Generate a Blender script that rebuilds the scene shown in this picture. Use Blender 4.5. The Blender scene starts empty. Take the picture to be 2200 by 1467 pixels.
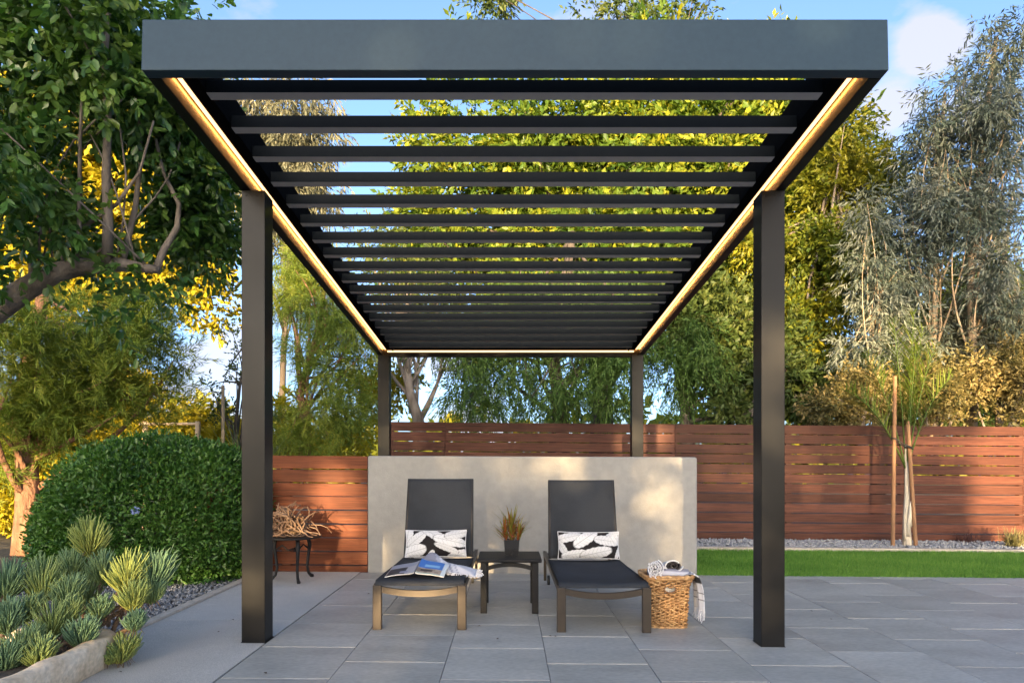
import bpy, bmesh, math, random
import numpy as np
from mathutils import Vector, Matrix, Quaternion

R = math.radians
C = bpy.context.scene.collection
S = bpy.context.scene
random.seed(7)

# ---------------------------------------------------------------- camera
F = 1467.0                       # focal length in photo pixels (24 mm on 36 mm)
CX, CY, CAMH = 1092.0, 993.0, 1.195
cam = bpy.data.cameras.new('camera')
cam.sensor_width = 36.0
cam.lens = 36.0 * F / 2200.0
cam.shift_x = (1100 - CX) / 2200.0
cam.shift_y = (CY - 733.5) / 2200.0
cam.clip_start, cam.clip_end = 0.05, 2000
camo = bpy.data.objects.new('camera', cam)
C.objects.link(camo)
camo.location = (0, 0, CAMH)
camo.rotation_euler = (R(90), 0, 0)
S.camera = camo

# ---------------------------------------------------------------- light
SUN_EL = 3.2                      # degrees; the sun is almost behind the camera, a little to the left
SUN_DIR = Vector((0.08, 1.0, -math.tan(R(SUN_EL)))).normalized()   # the way the light travels
SKY_STRENGTH = 0.15
SUN_STRENGTH = 2.8
EXPOSURE = 3.02
S.view_settings.view_transform = 'Standard'
S.view_settings.look = 'None'
S.view_settings.exposure = EXPOSURE
S.view_settings.gamma = 1.0
S.view_settings.use_curve_mapping = False
S.cycles.use_denoising = True
S.cycles.max_bounces = 6
S.cycles.diffuse_bounces = 3
S.cycles.transmission_bounces = 3
S.cycles.transparent_max_bounces = 4
S.cycles.sample_clamp_indirect = 4.0

W = bpy.data.worlds.new('World')
S.world = W
W.use_nodes = True
wn, wl = W.node_tree.nodes, W.node_tree.links
wn.clear()
w_out = wn.new('ShaderNodeOutputWorld')
w_bg = wn.new('ShaderNodeBackground')
w_sky = wn.new('ShaderNodeTexSky')
w_sky.sky_type = 'NISHITA'
w_sky.sun_disc = False
w_sky.sun_elevation = R(SUN_EL)
w_sky.sun_rotation = R(180 + math.degrees(math.atan2(0.08, 1.0)))
w_sky.air_density = 0.35
w_sky.dust_density = 3.0
w_sky.ozone_density = 1.12
w_co = wn.new('ShaderNodeTexCoord')


def wmath(op, a, b=None):
    n = wn.new('ShaderNodeMath')
    n.operation = op
    for i, v in enumerate((a, b)):
        if v is None:
            continue
        if isinstance(v, (int, float)):
            n.inputs[i].default_value = v
        else:
            wl.new(v, n.inputs[i])
    return n.outputs[0]


w_map = wn.new('ShaderNodeMapping')
w_map.inputs['Scale'].default_value = (1.0, 1.0, 2.2)
wl.new(w_co.outputs['Generated'], w_map.inputs['Vector'])
w_noise = wn.new('ShaderNodeTexNoise')
w_noise.inputs['Scale'].default_value = 5.5
w_noise.inputs['Detail'].default_value = 7
w_noise.inputs['Roughness'].default_value = 0.55
wl.new(w_map.outputs[0], w_noise.inputs['Vector'])
w_total = None
for (px, py, rad) in ((2000, 95, .045), (1915, 245, .050), (430, 775, .13), (500, 735, .08), (400, 860, .14), (1010, 900, .2), (2090, 240, .05)):
    d = Vector(((px - CX) / F, 1, (CY - py) / F)).normalized()
    dn = wn.new('ShaderNodeVectorMath')
    dn.operation = 'DISTANCE'
    wl.new(w_co.outputs['Generated'], dn.inputs[0])
    dn.inputs[1].default_value = d
    v = wmath('SUBTRACT', 1.0, wmath('DIVIDE', dn.outputs['Value'], rad))
    v = wmath('MAXIMUM', v, 0.0)
    w_total = v if w_total is None else wmath('MAXIMUM', w_total, v)
cl = wmath('ADD', w_noise.outputs['Fac'], wmath('MULTIPLY', w_total, 0.34))
cl = wmath('MULTIPLY', wmath('SUBTRACT', cl, 0.60), 5.0)
cl = wmath('MINIMUM', wmath('MAXIMUM', cl, 0.0), 0.75)
w_mul = wn.new('ShaderNodeMixRGB')
w_mul.blend_type = 'MIX'
wl.new(cl, w_mul.inputs['Fac'])
wl.new(w_sky.outputs[0], w_mul.inputs[1])
w_mul.inputs[2].default_value = (.80, .76, .80, 1)
wl.new(w_mul.outputs[0], w_bg.inputs['Color'])
w_bg.inputs['Strength'].default_value = SKY_STRENGTH
wl.new(w_bg.outputs[0], w_out.inputs['Surface'])

sun = bpy.data.lights.new('sun', 'SUN')
sun.energy = SUN_STRENGTH
sun.angle = R(0.7)
sun.color = (1.0, 0.70, 0.36)
suno = bpy.data.objects.new('sun', sun)
C.objects.link(suno)
suno.rotation_euler = SUN_DIR.to_track_quat('-Z', 'Y').to_euler()
suno.location = (-3, -30, 12)


# ---------------------------------------------------------------- helpers
def at(px, py, Y):
    """photo pixel at distance Y -> world point"""
    return Vector(((px - CX) * Y / F, Y, CAMH + (CY - py) * Y / F))


SLOPE = 0.0083


def G(x):
    """height of the paved ground: it drains gently to the right"""
    return -SLOPE * (x + 1.77)


def tag(o, label=None, cat=None, group=None, kind=None):
    if label: o['label'] = label
    if cat: o['category'] = cat
    if group: o['group'] = group
    if kind: o['kind'] = kind
    return o


def empty(name, loc=(0, 0, 0), rz=0.0):
    o = bpy.data.objects.new(name, None)
    o.empty_display_size = 0.1
    C.objects.link(o)
    o.location = loc
    o.rotation_euler = (0, 0, rz)
    return o


def thing(name, label, cat, loc=(0, 0, 0), group=None, rz=0.0):
    return tag(empty(name, loc, rz), label, cat, group)


def link(name, me, parent=None, loc=None, rot=None):
    o = bpy.data.objects.new(name, me)
    C.objects.link(o)
    if parent is not None: o.parent = parent
    if loc is not None: o.location = loc
    if rot is not None: o.rotation_euler = rot
    return o


def copy_tree(o, parent=None):
    c = o.copy()
    C.objects.link(c)
    if parent is not None: c.parent = parent
    for ch in list(o.children):
        copy_tree(ch, c)
    return c


class MB:
    """collects boxes, tubes and sheets; build() links them as ONE mesh object"""
    def __init__(self, origin=(0, 0, 0)):
        self.v, self.f, self.o = [], [], Vector(origin)

    def add(self, vs, fs):
        n = len(self.v)
        self.v += [tuple(Vector(p) - self.o) for p in vs]
        self.f += [tuple(i + n for i in f) for f in fs]
        return self

    def box(self, x0, x1, y0, y1, z0, z1, z0b=None, z1b=None):
        """axis box; z0b/z1b: heights at the far (y1) end for a sloping bar"""
        if z0b is None: z0b = z0
        if z1b is None: z1b = z1
        vs = [(x0, y0, z0), (x1, y0, z0), (x1, y1, z0b), (x0, y1, z0b), (x0, y0, z1), (x1, y0, z1), (x1, y1, z1b), (x0, y1, z1b)]
        return self.add(vs, [(0, 3, 2, 1), (4, 5, 6, 7), (0, 1, 5, 4), (1, 2, 6, 5), (2, 3, 7, 6), (3, 0, 4, 7)])

    def tube(self, pts, rad, n=8, cap=True):
        pts = [Vector(p) for p in pts]
        if not hasattr(rad, '__len__'): rad = [rad] * len(pts)
        vs, fs = [], []
        t = (pts[1] - pts[0]).normalized()
        u = t.orthogonal().normalized()
        for i, p in enumerate(pts):
            if i == 0: d = pts[1] - pts[0]
            elif i == len(pts) - 1: d = pts[-1] - pts[-2]
            else: d = pts[i + 1] - pts[i - 1]
            d.normalize()
            u = (u - d * u.dot(d))
            if u.length < 1e-6: u = d.orthogonal()
            u.normalize()
            w = d.cross(u)
            for k in range(n):
                a = 2 * math.pi * k / n
                vs.append(p + (u * math.cos(a) + w * math.sin(a)) * rad[i])
        for i in range(len(pts) - 1):
            for k in range(n):
                a, b = i * n + k, i * n + (k + 1) % n
                fs.append((a, b, b + n, a + n))
        if cap:
            fs.append(tuple(range(n - 1, -1, -1)))
            m = (len(pts) - 1) * n
            fs.append(tuple(range(m, m + n)))
        return self.add(vs, fs)

    def lathe(self, prof, n=24, c=(0, 0, 0)):
        vs, fs = [], []
        for (r, z) in prof:
            for k in range(n):
                a = 2 * math.pi * k / n
                vs.append((c[0] + r * math.cos(a), c[1] + r * math.sin(a), c[2] + z))
        for i in range(len(prof) - 1):
            for k in range(n):
                a, b = i * n + k, i * n + (k + 1) % n
                fs.append((a, b, b + n, a + n))
        fs.append(tuple(range(n - 1, -1, -1)))
        m = (len(prof) - 1) * n
        fs.append(tuple(range(m, m + n)))
        return self.add(vs, fs)

    def grid(self, fn, nu, nv):
        vs = [fn(i / nu, j / nv) for j in range(nv + 1) for i in range(nu + 1)]
        fs = [(j * (nu + 1) + i, j * (nu + 1) + i + 1, (j + 1) * (nu + 1) + i + 1, (j + 1) * (nu + 1) + i) for j in range(nv) for i in range(nu)]
        return self.add(vs, fs)

    def build(self, name, m, parent=None, smooth=False, bevel=0.0, solid=0.0, loc=None):
        me = bpy.data.meshes.new(name)
        me.from_pydata(self.v, [], self.f)
        if bevel:
            bm = bmesh.new()
            bm.from_mesh(me)
            es = [e for e in bm.edges if len(e.link_faces) == 2 and e.calc_face_angle(0) > 0.6]
            bmesh.ops.bevel(bm, geom=es, offset=bevel, segments=2, profile=0.5, affect='EDGES')
            bm.to_mesh(me)
            bm.free()
        for mm in (m if isinstance(m, (list, tuple)) else [m]):
            me.materials.append(mm)
        if smooth:
            me.polygons.foreach_set('use_smooth', [True] * len(me.polygons))
        me.update()
        o = link(name, me, parent, loc if loc is not None else (self.o if parent is None else None))
        if solid:
            md = o.modifiers.new('thickness', 'SOLIDIFY')
            md.thickness = solid
            md.offset = 0
        return o


def np_mesh(name, V, Q, m, attr=None, smooth=False):
    """mesh from numpy arrays: Q is (n, k) with one polygon size"""
    me = bpy.data.meshes.new(name)
    V = np.asarray(V, np.float32)
    Q = np.asarray(Q, np.int32)
    n, k = Q.shape
    me.vertices.add(len(V))
    me.vertices.foreach_set('co', V.ravel())
    me.loops.add(n * k)
    me.loops.foreach_set('vertex_index', Q.ravel())
    me.polygons.add(n)
    me.polygons.foreach_set('loop_start', np.arange(0, n * k, k, dtype=np.int32))
    if smooth:
        me.polygons.foreach_set('use_smooth', np.ones(n, bool))
    if attr is not None:
        a = me.attributes.new('rnd', 'FLOAT', 'POINT')
        a.data.foreach_set('value', np.asarray(attr, np.float32))
    me.materials.append(m)
    me.update(calc_edges=True)
    return me


# ---------------------------------------------------------------- materials
def new_mat(name):
    m = bpy.data.materials.new(name)
    m.use_nodes = True
    nt = m.node_tree
    return m, nt.nodes, nt.links, nt.nodes['Principled BSDF']


def ramp(n, cols, pos=None):
    r = n.new('ShaderNodeValToRGB')
    e = r.color_ramp.elements
    pos = pos or [i / (len(cols) - 1) for i in range(len(cols))]
    e[0].position, e[0].color = pos[0], (*cols[0], 1)
    e[1].position, e[1].color = pos[-1], (*cols[-1], 1)
    for c, p in list(zip(cols, pos))[1:-1]:
        x = e.new(p)
        x.color = (*c, 1)
    return r


def mat(name, cols, scale=5.0, rough=0.7, metal=0.0, bump=0.0, bscale=60.0, stretch=(1, 1, 1), detail=6, spec=0.5, objrand=0.0, coords='Object', fine=None, bdist=0.01, roughvar=0.0, lo=.3, hi=.7):
    m, n, l, b = new_mat(name)
    tc = n.new('ShaderNodeTexCoord')
    mp = n.new('ShaderNodeMapping')
    mp.inputs['Scale'].default_value = stretch
    vec = tc.outputs[coords]
    oi = None
    if objrand:
        oi = n.new('ShaderNodeObjectInfo')
        cm = n.new('ShaderNodeCombineXYZ')
        mu = n.new('ShaderNodeMath'); mu.operation = 'MULTIPLY'; mu.inputs[1].default_value = 37.0
        l.new(oi.outputs['Random'], mu.inputs[0])
        for i in range(3): l.new(mu.outputs[0], cm.inputs[i])
        ad = n.new('ShaderNodeVectorMath'); ad.operation = 'ADD'
        l.new(vec, ad.inputs[0]); l.new(cm.outputs[0], ad.inputs[1])
        vec = ad.outputs[0]
    l.new(vec, mp.inputs['Vector'])
    nz = n.new('ShaderNodeTexNoise')
    nz.inputs['Scale'].default_value = scale
    nz.inputs['Detail'].default_value = detail
    nz.inputs['Roughness'].default_value = 0.6
    l.new(mp.outputs[0], nz.inputs['Vector'])
    r = ramp(n, cols, [lo + (hi - lo) * i / (len(cols) - 1) for i in range(len(cols))])
    l.new(nz.outputs['Fac'], r.inputs['Fac'])
    col = r.outputs['Color']
    if fine:                                  # fine speckle: (scale, strength)
        n2 = n.new('ShaderNodeTexNoise')
        n2.inputs['Scale'].default_value = fine[0]
        n2.inputs['Detail'].default_value = 3
        l.new(mp.outputs[0], n2.inputs['Vector'])
        r2 = ramp(n, [(1 - fine[1],) * 3, (1 + fine[1],) * 3], [.35, .65])
        l.new(n2.outputs['Fac'], r2.inputs['Fac'])
        mx = n.new('ShaderNodeMixRGB'); mx.blend_type = 'MULTIPLY'; mx.inputs['Fac'].default_value = 1
        l.new(col, mx.inputs[1]); l.new(r2.outputs['Color'], mx.inputs[2])
        col = mx.outputs[0]
    if oi is not None:
        hs = n.new('ShaderNodeHueSaturation')
        mr = n.new('ShaderNodeMapRange')
        mr.inputs['To Min'].default_value, mr.inputs['To Max'].default_value = 1 - objrand, 1 + objrand
        l.new(oi.outputs['Random'], mr.inputs['Value'])
        l.new(mr.outputs[0], hs.inputs['Value'])
        l.new(col, hs.inputs['Color'])
        col = hs.outputs[0]
    l.new(col, b.inputs['Base Color'])
    b.inputs['Roughness'].default_value = rough
    if roughvar:
        mr = n.new('ShaderNodeMapRange')
        mr.inputs['From Min'].default_value, mr.inputs['From Max'].default_value = .3, .7
        mr.inputs['To Min'].default_value, mr.inputs['To Max'].default_value = rough - roughvar, rough + roughvar
        l.new(nz.outputs['Fac'], mr.inputs['Value'])
        l.new(mr.outputs[0], b.inputs['Roughness'])
    b.inputs['Metallic'].default_value = metal
    b.inputs['Specular IOR Level'].default_value = spec
    if bump:
        nb = n.new('ShaderNodeTexNoise')
        nb.inputs['Scale'].default_value = bscale
        nb.inputs['Detail'].default_value = 4
        l.new(mp.outputs[0], nb.inputs['Vector'])
        bp = n.new('ShaderNodeBump')
        bp.inputs['Strength'].default_value = bump
        bp.inputs['Distance'].default_value = bdist
        l.new(nb.outputs['Fac'], bp.inputs['Height'])
        l.new(bp.outputs[0], b.inputs['Normal'])
    return m


def leaf_mat(name, cols, rough=0.45, trans=0.35, spec=0.25, tgain=1.0):
    """leaf colour varies from leaf to leaf through the mesh attribute 'rnd'"""
    m, n, l, b = new_mat(name)
    a = n.new('ShaderNodeAttribute')
    a.attribute_name = 'rnd'
    r = ramp(n, cols)
    l.new(a.outputs['Fac'], r.inputs['Fac'])
    l.new(r.outputs['Color'], b.inputs['Base Color'])
    b.inputs['Roughness'].default_value = rough
    b.inputs['Specular IOR Level'].default_value = spec
    t = n.new('ShaderNodeBsdfTranslucent')
    hs = n.new('ShaderNodeHueSaturation')
    hs.inputs['Saturation'].default_value = 1.15
    hs.inputs['Value'].default_value = 1.3 * tgain
    l.new(r.outputs['Color'], hs.inputs['Color'])
    l.new(hs.outputs[0], t.inputs['Color'])
    mx = n.new('ShaderNodeMixShader')
    mx.inputs['Fac'].default_value = trans
    l.new(b.outputs[0], mx.inputs[1])
    l.new(t.outputs[0], mx.inputs[2])
    l.new(mx.outputs[0], n['Material Output'].inputs['Surface'])
    return m


M = {}
M['powder'] = mat('charcoal_powder_coat', [(.022, .044, .066), (.027, .052, .077)], 30, .40, spec=.22, roughvar=.05, bump=.06, bscale=900, bdist=.002)  # front beam only: its blue sky reflection is mixed into the base colour
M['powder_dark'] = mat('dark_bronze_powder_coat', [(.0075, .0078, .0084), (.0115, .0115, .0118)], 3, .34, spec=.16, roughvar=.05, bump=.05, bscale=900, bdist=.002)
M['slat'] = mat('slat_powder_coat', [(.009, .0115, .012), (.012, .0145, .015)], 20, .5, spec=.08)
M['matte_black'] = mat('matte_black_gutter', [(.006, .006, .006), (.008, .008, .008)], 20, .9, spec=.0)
M['slat_under'] = mat('taupe_slat_underside', [(.40, .375, .36), (.43, .40, .385)], 20, .6, spec=.15)  # pale colour stands in for light bounced up from the paving
M['stucco'] = mat('smooth_stucco', [(.285, .276, .256), (.305, .295, .273), (.32, .31, .287)], 2.2, .9, bump=.35, bscale=70, fine=(14, .05), spec=.2, bdist=.006)
M['concrete'] = mat('washed_concrete', [(.44, .415, .37), (.54, .51, .455)], 1.6, .88, bump=.4, bscale=160, fine=(190, .22), spec=.3, objrand=.04)
M['curb'] = mat('pale_concrete_curb', [(.40, .34, .27), (.50, .44, .36)], 6, .9, bump=.4, bscale=80, fine=(40, .1))
M['tile'] = mat('porcelain_paver', [(.295, .29, .262), (.38, .37, .33), (.44, .425, .378)], 1.4, .52, bump=.16, bscale=55, fine=(26, .10), spec=.35, objrand=.09, roughvar=.07, bdist=.004, stretch=(1, 2.2, 1))
M['tile_edge'] = mat('paver_raw_edge', [(.30, .29, .27), (.40, .39, .36)], 8, .8)
M['sand'] = mat('jointing_sand', [(.17, .165, .155), (.25, .24, .225)], 30, .95, bump=.3, bscale=200)
M['soil'] = mat('garden_soil', [(.045, .033, .024), (.09, .07, .05)], 5, .95, bump=.7, bscale=25, bdist=.03)
M['dry_ground'] = mat('dry_ground', [(.05, .04, .025), (.085, .066, .036), (.045, .05, .022)], .6, .95, bump=.5, bscale=6, bdist=.1)
M['stone_grey'] = mat('grey_gravel_stone', [(.20, .205, .21), (.34, .34, .335), (.52, .51, .49)], 9, .8, fine=(60, .2), lo=.25, hi=.75)
M['stone_dark'] = mat('dark_gravel_stone', [(.09, .095, .10), (.20, .205, .21), (.42, .41, .40)], 11, .8, fine=(60, .2), lo=.25, hi=.75)
M['ipe'] = mat('oiled_hardwood', [(.036, .0135, .0095), (.078, .028, .018), (.118, .046, .029)], 3.0, .5, stretch=(.55, 8, 22), bump=.3, bscale=9, fine=(9, .22), objrand=.30, spec=.15, bdist=.004)
M['redwood'] = mat('red_stained_wood', [(.062, .016, .006), (.115, .030, .011), (.165, .048, .018)], 3.0, .5, stretch=(.55, 8, 22), bump=.3, bscale=9, fine=(9, .22), objrand=.20, spec=.15, bdist=.004)
M['post_wood'] = mat('fence_post_wood', [(.05, .022, .014), (.09, .04, .025)], 4, .7, stretch=(8, 8, 1))
M['stake'] = mat('tree_stake_wood', [(.20, .10, .045), (.32, .17, .08)], 4, .75, stretch=(8, 8, 1), bump=.3, bscale=20)
M['pole'] = mat('weathered_pole_wood', [(.25, .19, .12), (.38, .29, .19)], 4, .8, stretch=(8, 8, 1))
M['sling'] = mat('woven_sling_fabric', [(.028, .031, .036), (.044, .047, .052)], 260, .8, bump=.3, bscale=700, fine=(3, .14), spec=.12, bdist=.002)
M['frame'] = mat('bronze_aluminium', [(.046, .037, .029), (.055, .044, .035)], 12, .38, metal=.25, spec=.25, bump=.04, bscale=600, bdist=.002)
M['table'] = mat('black_table_finish', [(.011, .011, .012), (.016, .016, .017)], 8, .5, spec=.12, bump=.05, bscale=300)
M['iron'] = mat('black_cast_iron', [(.011, .011, .012), (.020, .020, .020)], 18, .5, spec=.15, bump=.35, bscale=60)
M['rubber'] = mat('black_rubber', [(.015, .015, .015), (.022, .022, .022)], 10, .7)
M['glaze'] = mat('black_glazed_ceramic', [(.010, .010, .011), (.015, .015, .016)], 6, .12)
M['white_cotton'] = mat('white_cotton', [(.62, .61, .62), (.74, .73, .73)], 40, .95, bump=.5, bscale=180, spec=.1)
M['grey_cotton'] = mat('grey_cotton', [(.20, .20, .23), (.28, .28, .31)], 40, .95, bump=.5, bscale=180, spec=.1)
M['dark_cotton'] = mat('dark_brown_cotton', [(.045, .040, .040), (.075, .066, .064)], 40, .95, bump=.5, bscale=180, spec=.1)
M['black_cotton'] = mat('black_cotton', [(.018, .016, .016), (.024, .022, .022)], 40, .95, spec=.1)
M['bark_grey'] = mat('grey_bark', [(.07, .058, .046), (.15, .125, .105), (.22, .19, .165)], 6, .9, stretch=(1, 1, .4), bump=.8, bscale=22, bdist=.02)
M['bark_pine'] = mat('red_pine_bark', [(.07, .035, .022), (.19, .095, .055), (.28, .15, .09)], 7, .9, stretch=(1, 1, .35), bump=1, bscale=16, bdist=.05)
M['bark_dark'] = mat('dark_bark', [(.035, .028, .022), (.09, .072, .055)], 5, .9, stretch=(1, 1, .3), bump=.8, bscale=14, bdist=.04)
M['bark_pale'] = mat('pale_eucalyptus_bark', [(.18, .13, .08), (.33, .25, .165), (.44, .36, .26)], 3, .8, stretch=(1, 1, .2), bump=.4, bscale=14, bdist=.02)
M['papery'] = mat('papery_palm_base', [(.30, .25, .18), (.55, .49, .39), (.62, .57, .47)], 6, .9, stretch=(3, 3, .5), bump=.8, bscale=20, bdist=.02)
M['driftwood'] = mat('dry_root_wood', [(.09, .050, .030), (.19, .115, .070), (.28, .19, .125)], 8, .85, bump=.6, bscale=40)
M['wicker'] = mat('woven_rattan', [(.22, .10, .035), (.43, .24, .095), (.58, .37, .17)], 22, .6, fine=(60, .25), bump=.3, bscale=90, lo=.28, hi=.72, bdist=.004)
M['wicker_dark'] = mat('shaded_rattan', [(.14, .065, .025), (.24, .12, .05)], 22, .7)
M['tie'] = mat('black_tree_tie', [(.015, .014, .013), (.02, .02, .02)], 10, .6)
M['trough'] = mat('weathered_cast_stone', [(.50, .36, .22), (.68, .53, .36), (.76, .64, .48)], 4, .9, bump=.8, bscale=14, bdist=.02, fine=(40, .14))
M['dead_leaf'] = mat('dry_dead_leaf', [(.045, .025, .014), (.10, .06, .03)], 20, .8)
M['stem_dry'] = mat('dry_succulent_stem', [(.13, .075, .04), (.26, .17, .10)], 14, .9, bump=.6, bscale=50)

M['l_carob'] = leaf_mat('glossy_dark_leaf', [(.024, .072, .014), (.048, .118, .024), (.09, .17, .034), (.16, .235, .045)], .33, .30, .5)
M['l_hedge'] = leaf_mat('hedge_leaf', [(.030, .085, .014), (.060, .145, .024), (.105, .21, .038)], .40, .30, .45)
M['l_pine'] = leaf_mat('pine_needle', [(.075, .125, .020), (.14, .195, .028), (.25, .265, .038)], .55, .30)
M['l_yellow'] = leaf_mat('golden_green_leaf', [(.17, .15, .012), (.31, .265, .016), (.42, .35, .022)], .5, .35)
M['l_ever'] = leaf_mat('evergreen_leaf', [(.024, .060, .010), (.050, .100, .014), (.090, .140, .017), (.19, .215, .020), (.34, .32, .022)], .45, .30)
M['l_gold'] = leaf_mat('olive_gold_leaf', [(.045, .085, .012), (.14, .155, .016), (.28, .25, .018)], .45, .30)
M['l_pepper'] = leaf_mat('pepper_tree_leaf', [(.040, .085, .018), (.075, .135, .030), (.11, .17, .038)], .5, .35)
M['l_dark'] = leaf_mat('dull_green_leaf', [(.035, .062, .016), (.062, .092, .024), (.12, .135, .030)], .5, .3)
M['l_euca'] = leaf_mat('silver_grey_leaf', [(.05, .075, .055), (.105, .13, .105), (.23, .245, .205)], .5, .25)
M['l_eucadark'] = leaf_mat('grey_olive_leaf', [(.06, .07, .045), (.12, .125, .085), (.21, .20, .14)], .5, .25)
M['l_shrub'] = leaf_mat('silvery_shrub_leaf', [(.045, .055, .018), (.15, .125, .045), (.36, .275, .115)], .5, .25)
M['l_palm'] = leaf_mat('palm_leaflet', [(.075, .125, .022), (.13, .185, .030), (.21, .235, .045)], .45, .3)
M['l_grass'] = leaf_mat('artificial_turf_blade', [(.055, .15, .020), (.12, .27, .040), (.21, .36, .065)], .5, .2)
M['l_tuft'] = leaf_mat('ornamental_grass_blade', [(.14, .14, .05), (.24, .22, .09), (.36, .32, .16)], .6, .3)
M['l_tuftdark'] = leaf_mat('purple_grass_blade', [(.045, .022, .022), (.075, .036, .032), (.10, .05, .04)], .6, .2)
M['l_chalk'] = leaf_mat('succulent_finger_leaf', [(.10, .20, .14), (.16, .265, .14), (.27, .34, .10), (.40, .41, .09)], .5, .15)
M['l_agave'] = leaf_mat('spiky_leaf', [(.045, .080, .030), (.075, .115, .040), (.13, .16, .06)], .45, .2)
M['l_brom'] = leaf_mat('red_tipped_leaf', [(.26, .045, .02), (.30, .10, .03), (.16, .16, .03), (.34, .29, .06)], .4, .3)
M['l_shade'] = leaf_mat('shade_tree_leaf', [(.02, .05, .012), (.04, .085, .02)], .5, .2)
M['turf_back'] = mat('turf_backing', [(.03, .09, .015), (.05, .13, .02)], 20, .9)
M['flower'] = leaf_mat('pale_blue_petal', [(.30, .38, .68), (.42, .50, .80)], .6, .3)

m, n_, l_, b_ = new_mat('warm_led')
em = n_.new('ShaderNodeEmission')
em.inputs['Color'].default_value = (1.0, 0.37, 0.065, 1)
em.inputs['Strength'].default_value = 22.0
l_.new(em.outputs[0], n_['Material Output'].inputs['Surface'])
M['led'] = m
m, n_, l_, b_ = new_mat('amber_light_diffuser')
em = n_.new('ShaderNodeEmission')
em.inputs['Color'].default_value = (1.0, 0.56, 0.25, 1)
em.inputs['Strength'].default_value = 0.42
l_.new(em.outputs[0], n_['Material Output'].inputs['Surface'])
M['diffuser'] = m


def attr_color_mat(name, rough=.8, bump=0.3):
    """flat print: the printed colour is stored on the cloth's own vertices"""
    m, n, l, b = new_mat(name)
    a = n.new('ShaderNodeAttribute')
    a.attribute_name = 'print'
    l.new(a.outputs['Color'], b.inputs['Base Color'])
    b.inputs['Roughness'].default_value = rough
    b.inputs['Specular IOR Level'].default_value = .2
    if bump:
        nb = n.new('ShaderNodeTexNoise')
        nb.inputs['Scale'].default_value = 300
        tc = n.new('ShaderNodeTexCoord')
        l.new(tc.outputs['Object'], nb.inputs['Vector'])
        bp = n.new('ShaderNodeBump')
        bp.inputs['Strength'].default_value = bump
        bp.inputs['Distance'].default_value = .002
        l.new(nb.outputs['Fac'], bp.inputs['Height'])
        l.new(bp.outputs[0], b.inputs['Normal'])
    return m


M['print_cloth'] = attr_color_mat('printed_cotton', .85)
M['print_paper'] = attr_color_mat('printed_paper', .35, 0)


def set_print(o, cols):
    a = o.data.color_attributes.new('print', 'FLOAT_COLOR', 'POINT')
    arr = np.ones((len(cols), 4), np.float32)
    arr[:, :3] = cols
    a.data.foreach_set('color', arr.ravel())


# ---------------------------------------------------------------- foliage
def nrm(a):
    return a / np.maximum(np.linalg.norm(a, axis=1, keepdims=True), 1e-9)


def leaf_mesh(name, m, P, D, N, L, Wd, rnd, shape='fold'):
    n = len(P)
    D = nrm(D)
    Sd = nrm(np.cross(D, N))
    N = np.cross(Sd, D)
    L = np.broadcast_to(np.asarray(L, float), (n,))[:, None]
    Wd = np.broadcast_to(np.asarray(Wd, float), (n,))[:, None]
    if shape == 'tri':
        V = np.stack([P - Sd * Wd * .5, P + Sd * Wd * .5, P + D * L], 1).reshape(-1, 3)
        b = np.arange(n)[:, None] * 3
        Q = b + np.array([[0, 1, 2]])
        k = 3
    elif shape == 'fold':
        V = np.stack([P, P + D * L * .45 + Sd * Wd * .5 + N * Wd * .18, P + D * L, P + D * L * .45 - Sd * Wd * .5 + N * Wd * .18], 1).reshape(-1, 3)
        b = np.arange(n)[:, None] * 4
        Q = np.concatenate([b + np.array([[0, 1, 2]]), b + np.array([[0, 2, 3]])])
        k = 4
    else:                                   # oval: rounded leaf, folded on its midrib
        V = np.stack([P, P + D * L * .3 + Sd * Wd * .46 + N * Wd * .12, P + D * L * .75 + Sd * Wd * .42 + N * Wd * .10,
                      P + D * L - N * L * .06, P + D * L * .75 - Sd * Wd * .42 + N * Wd * .10, P + D * L * .3 - Sd * Wd * .46 + N * Wd * .12], 1).reshape(-1, 3)
        b = np.arange(n)[:, None] * 6
        Q = np.concatenate([b + np.array([[0, 1, 2, 3]]), b + np.array([[0, 3, 4, 5]])])
        k = 6
    return np_mesh(name, V, Q, m, np.repeat(rnd, k))


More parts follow.
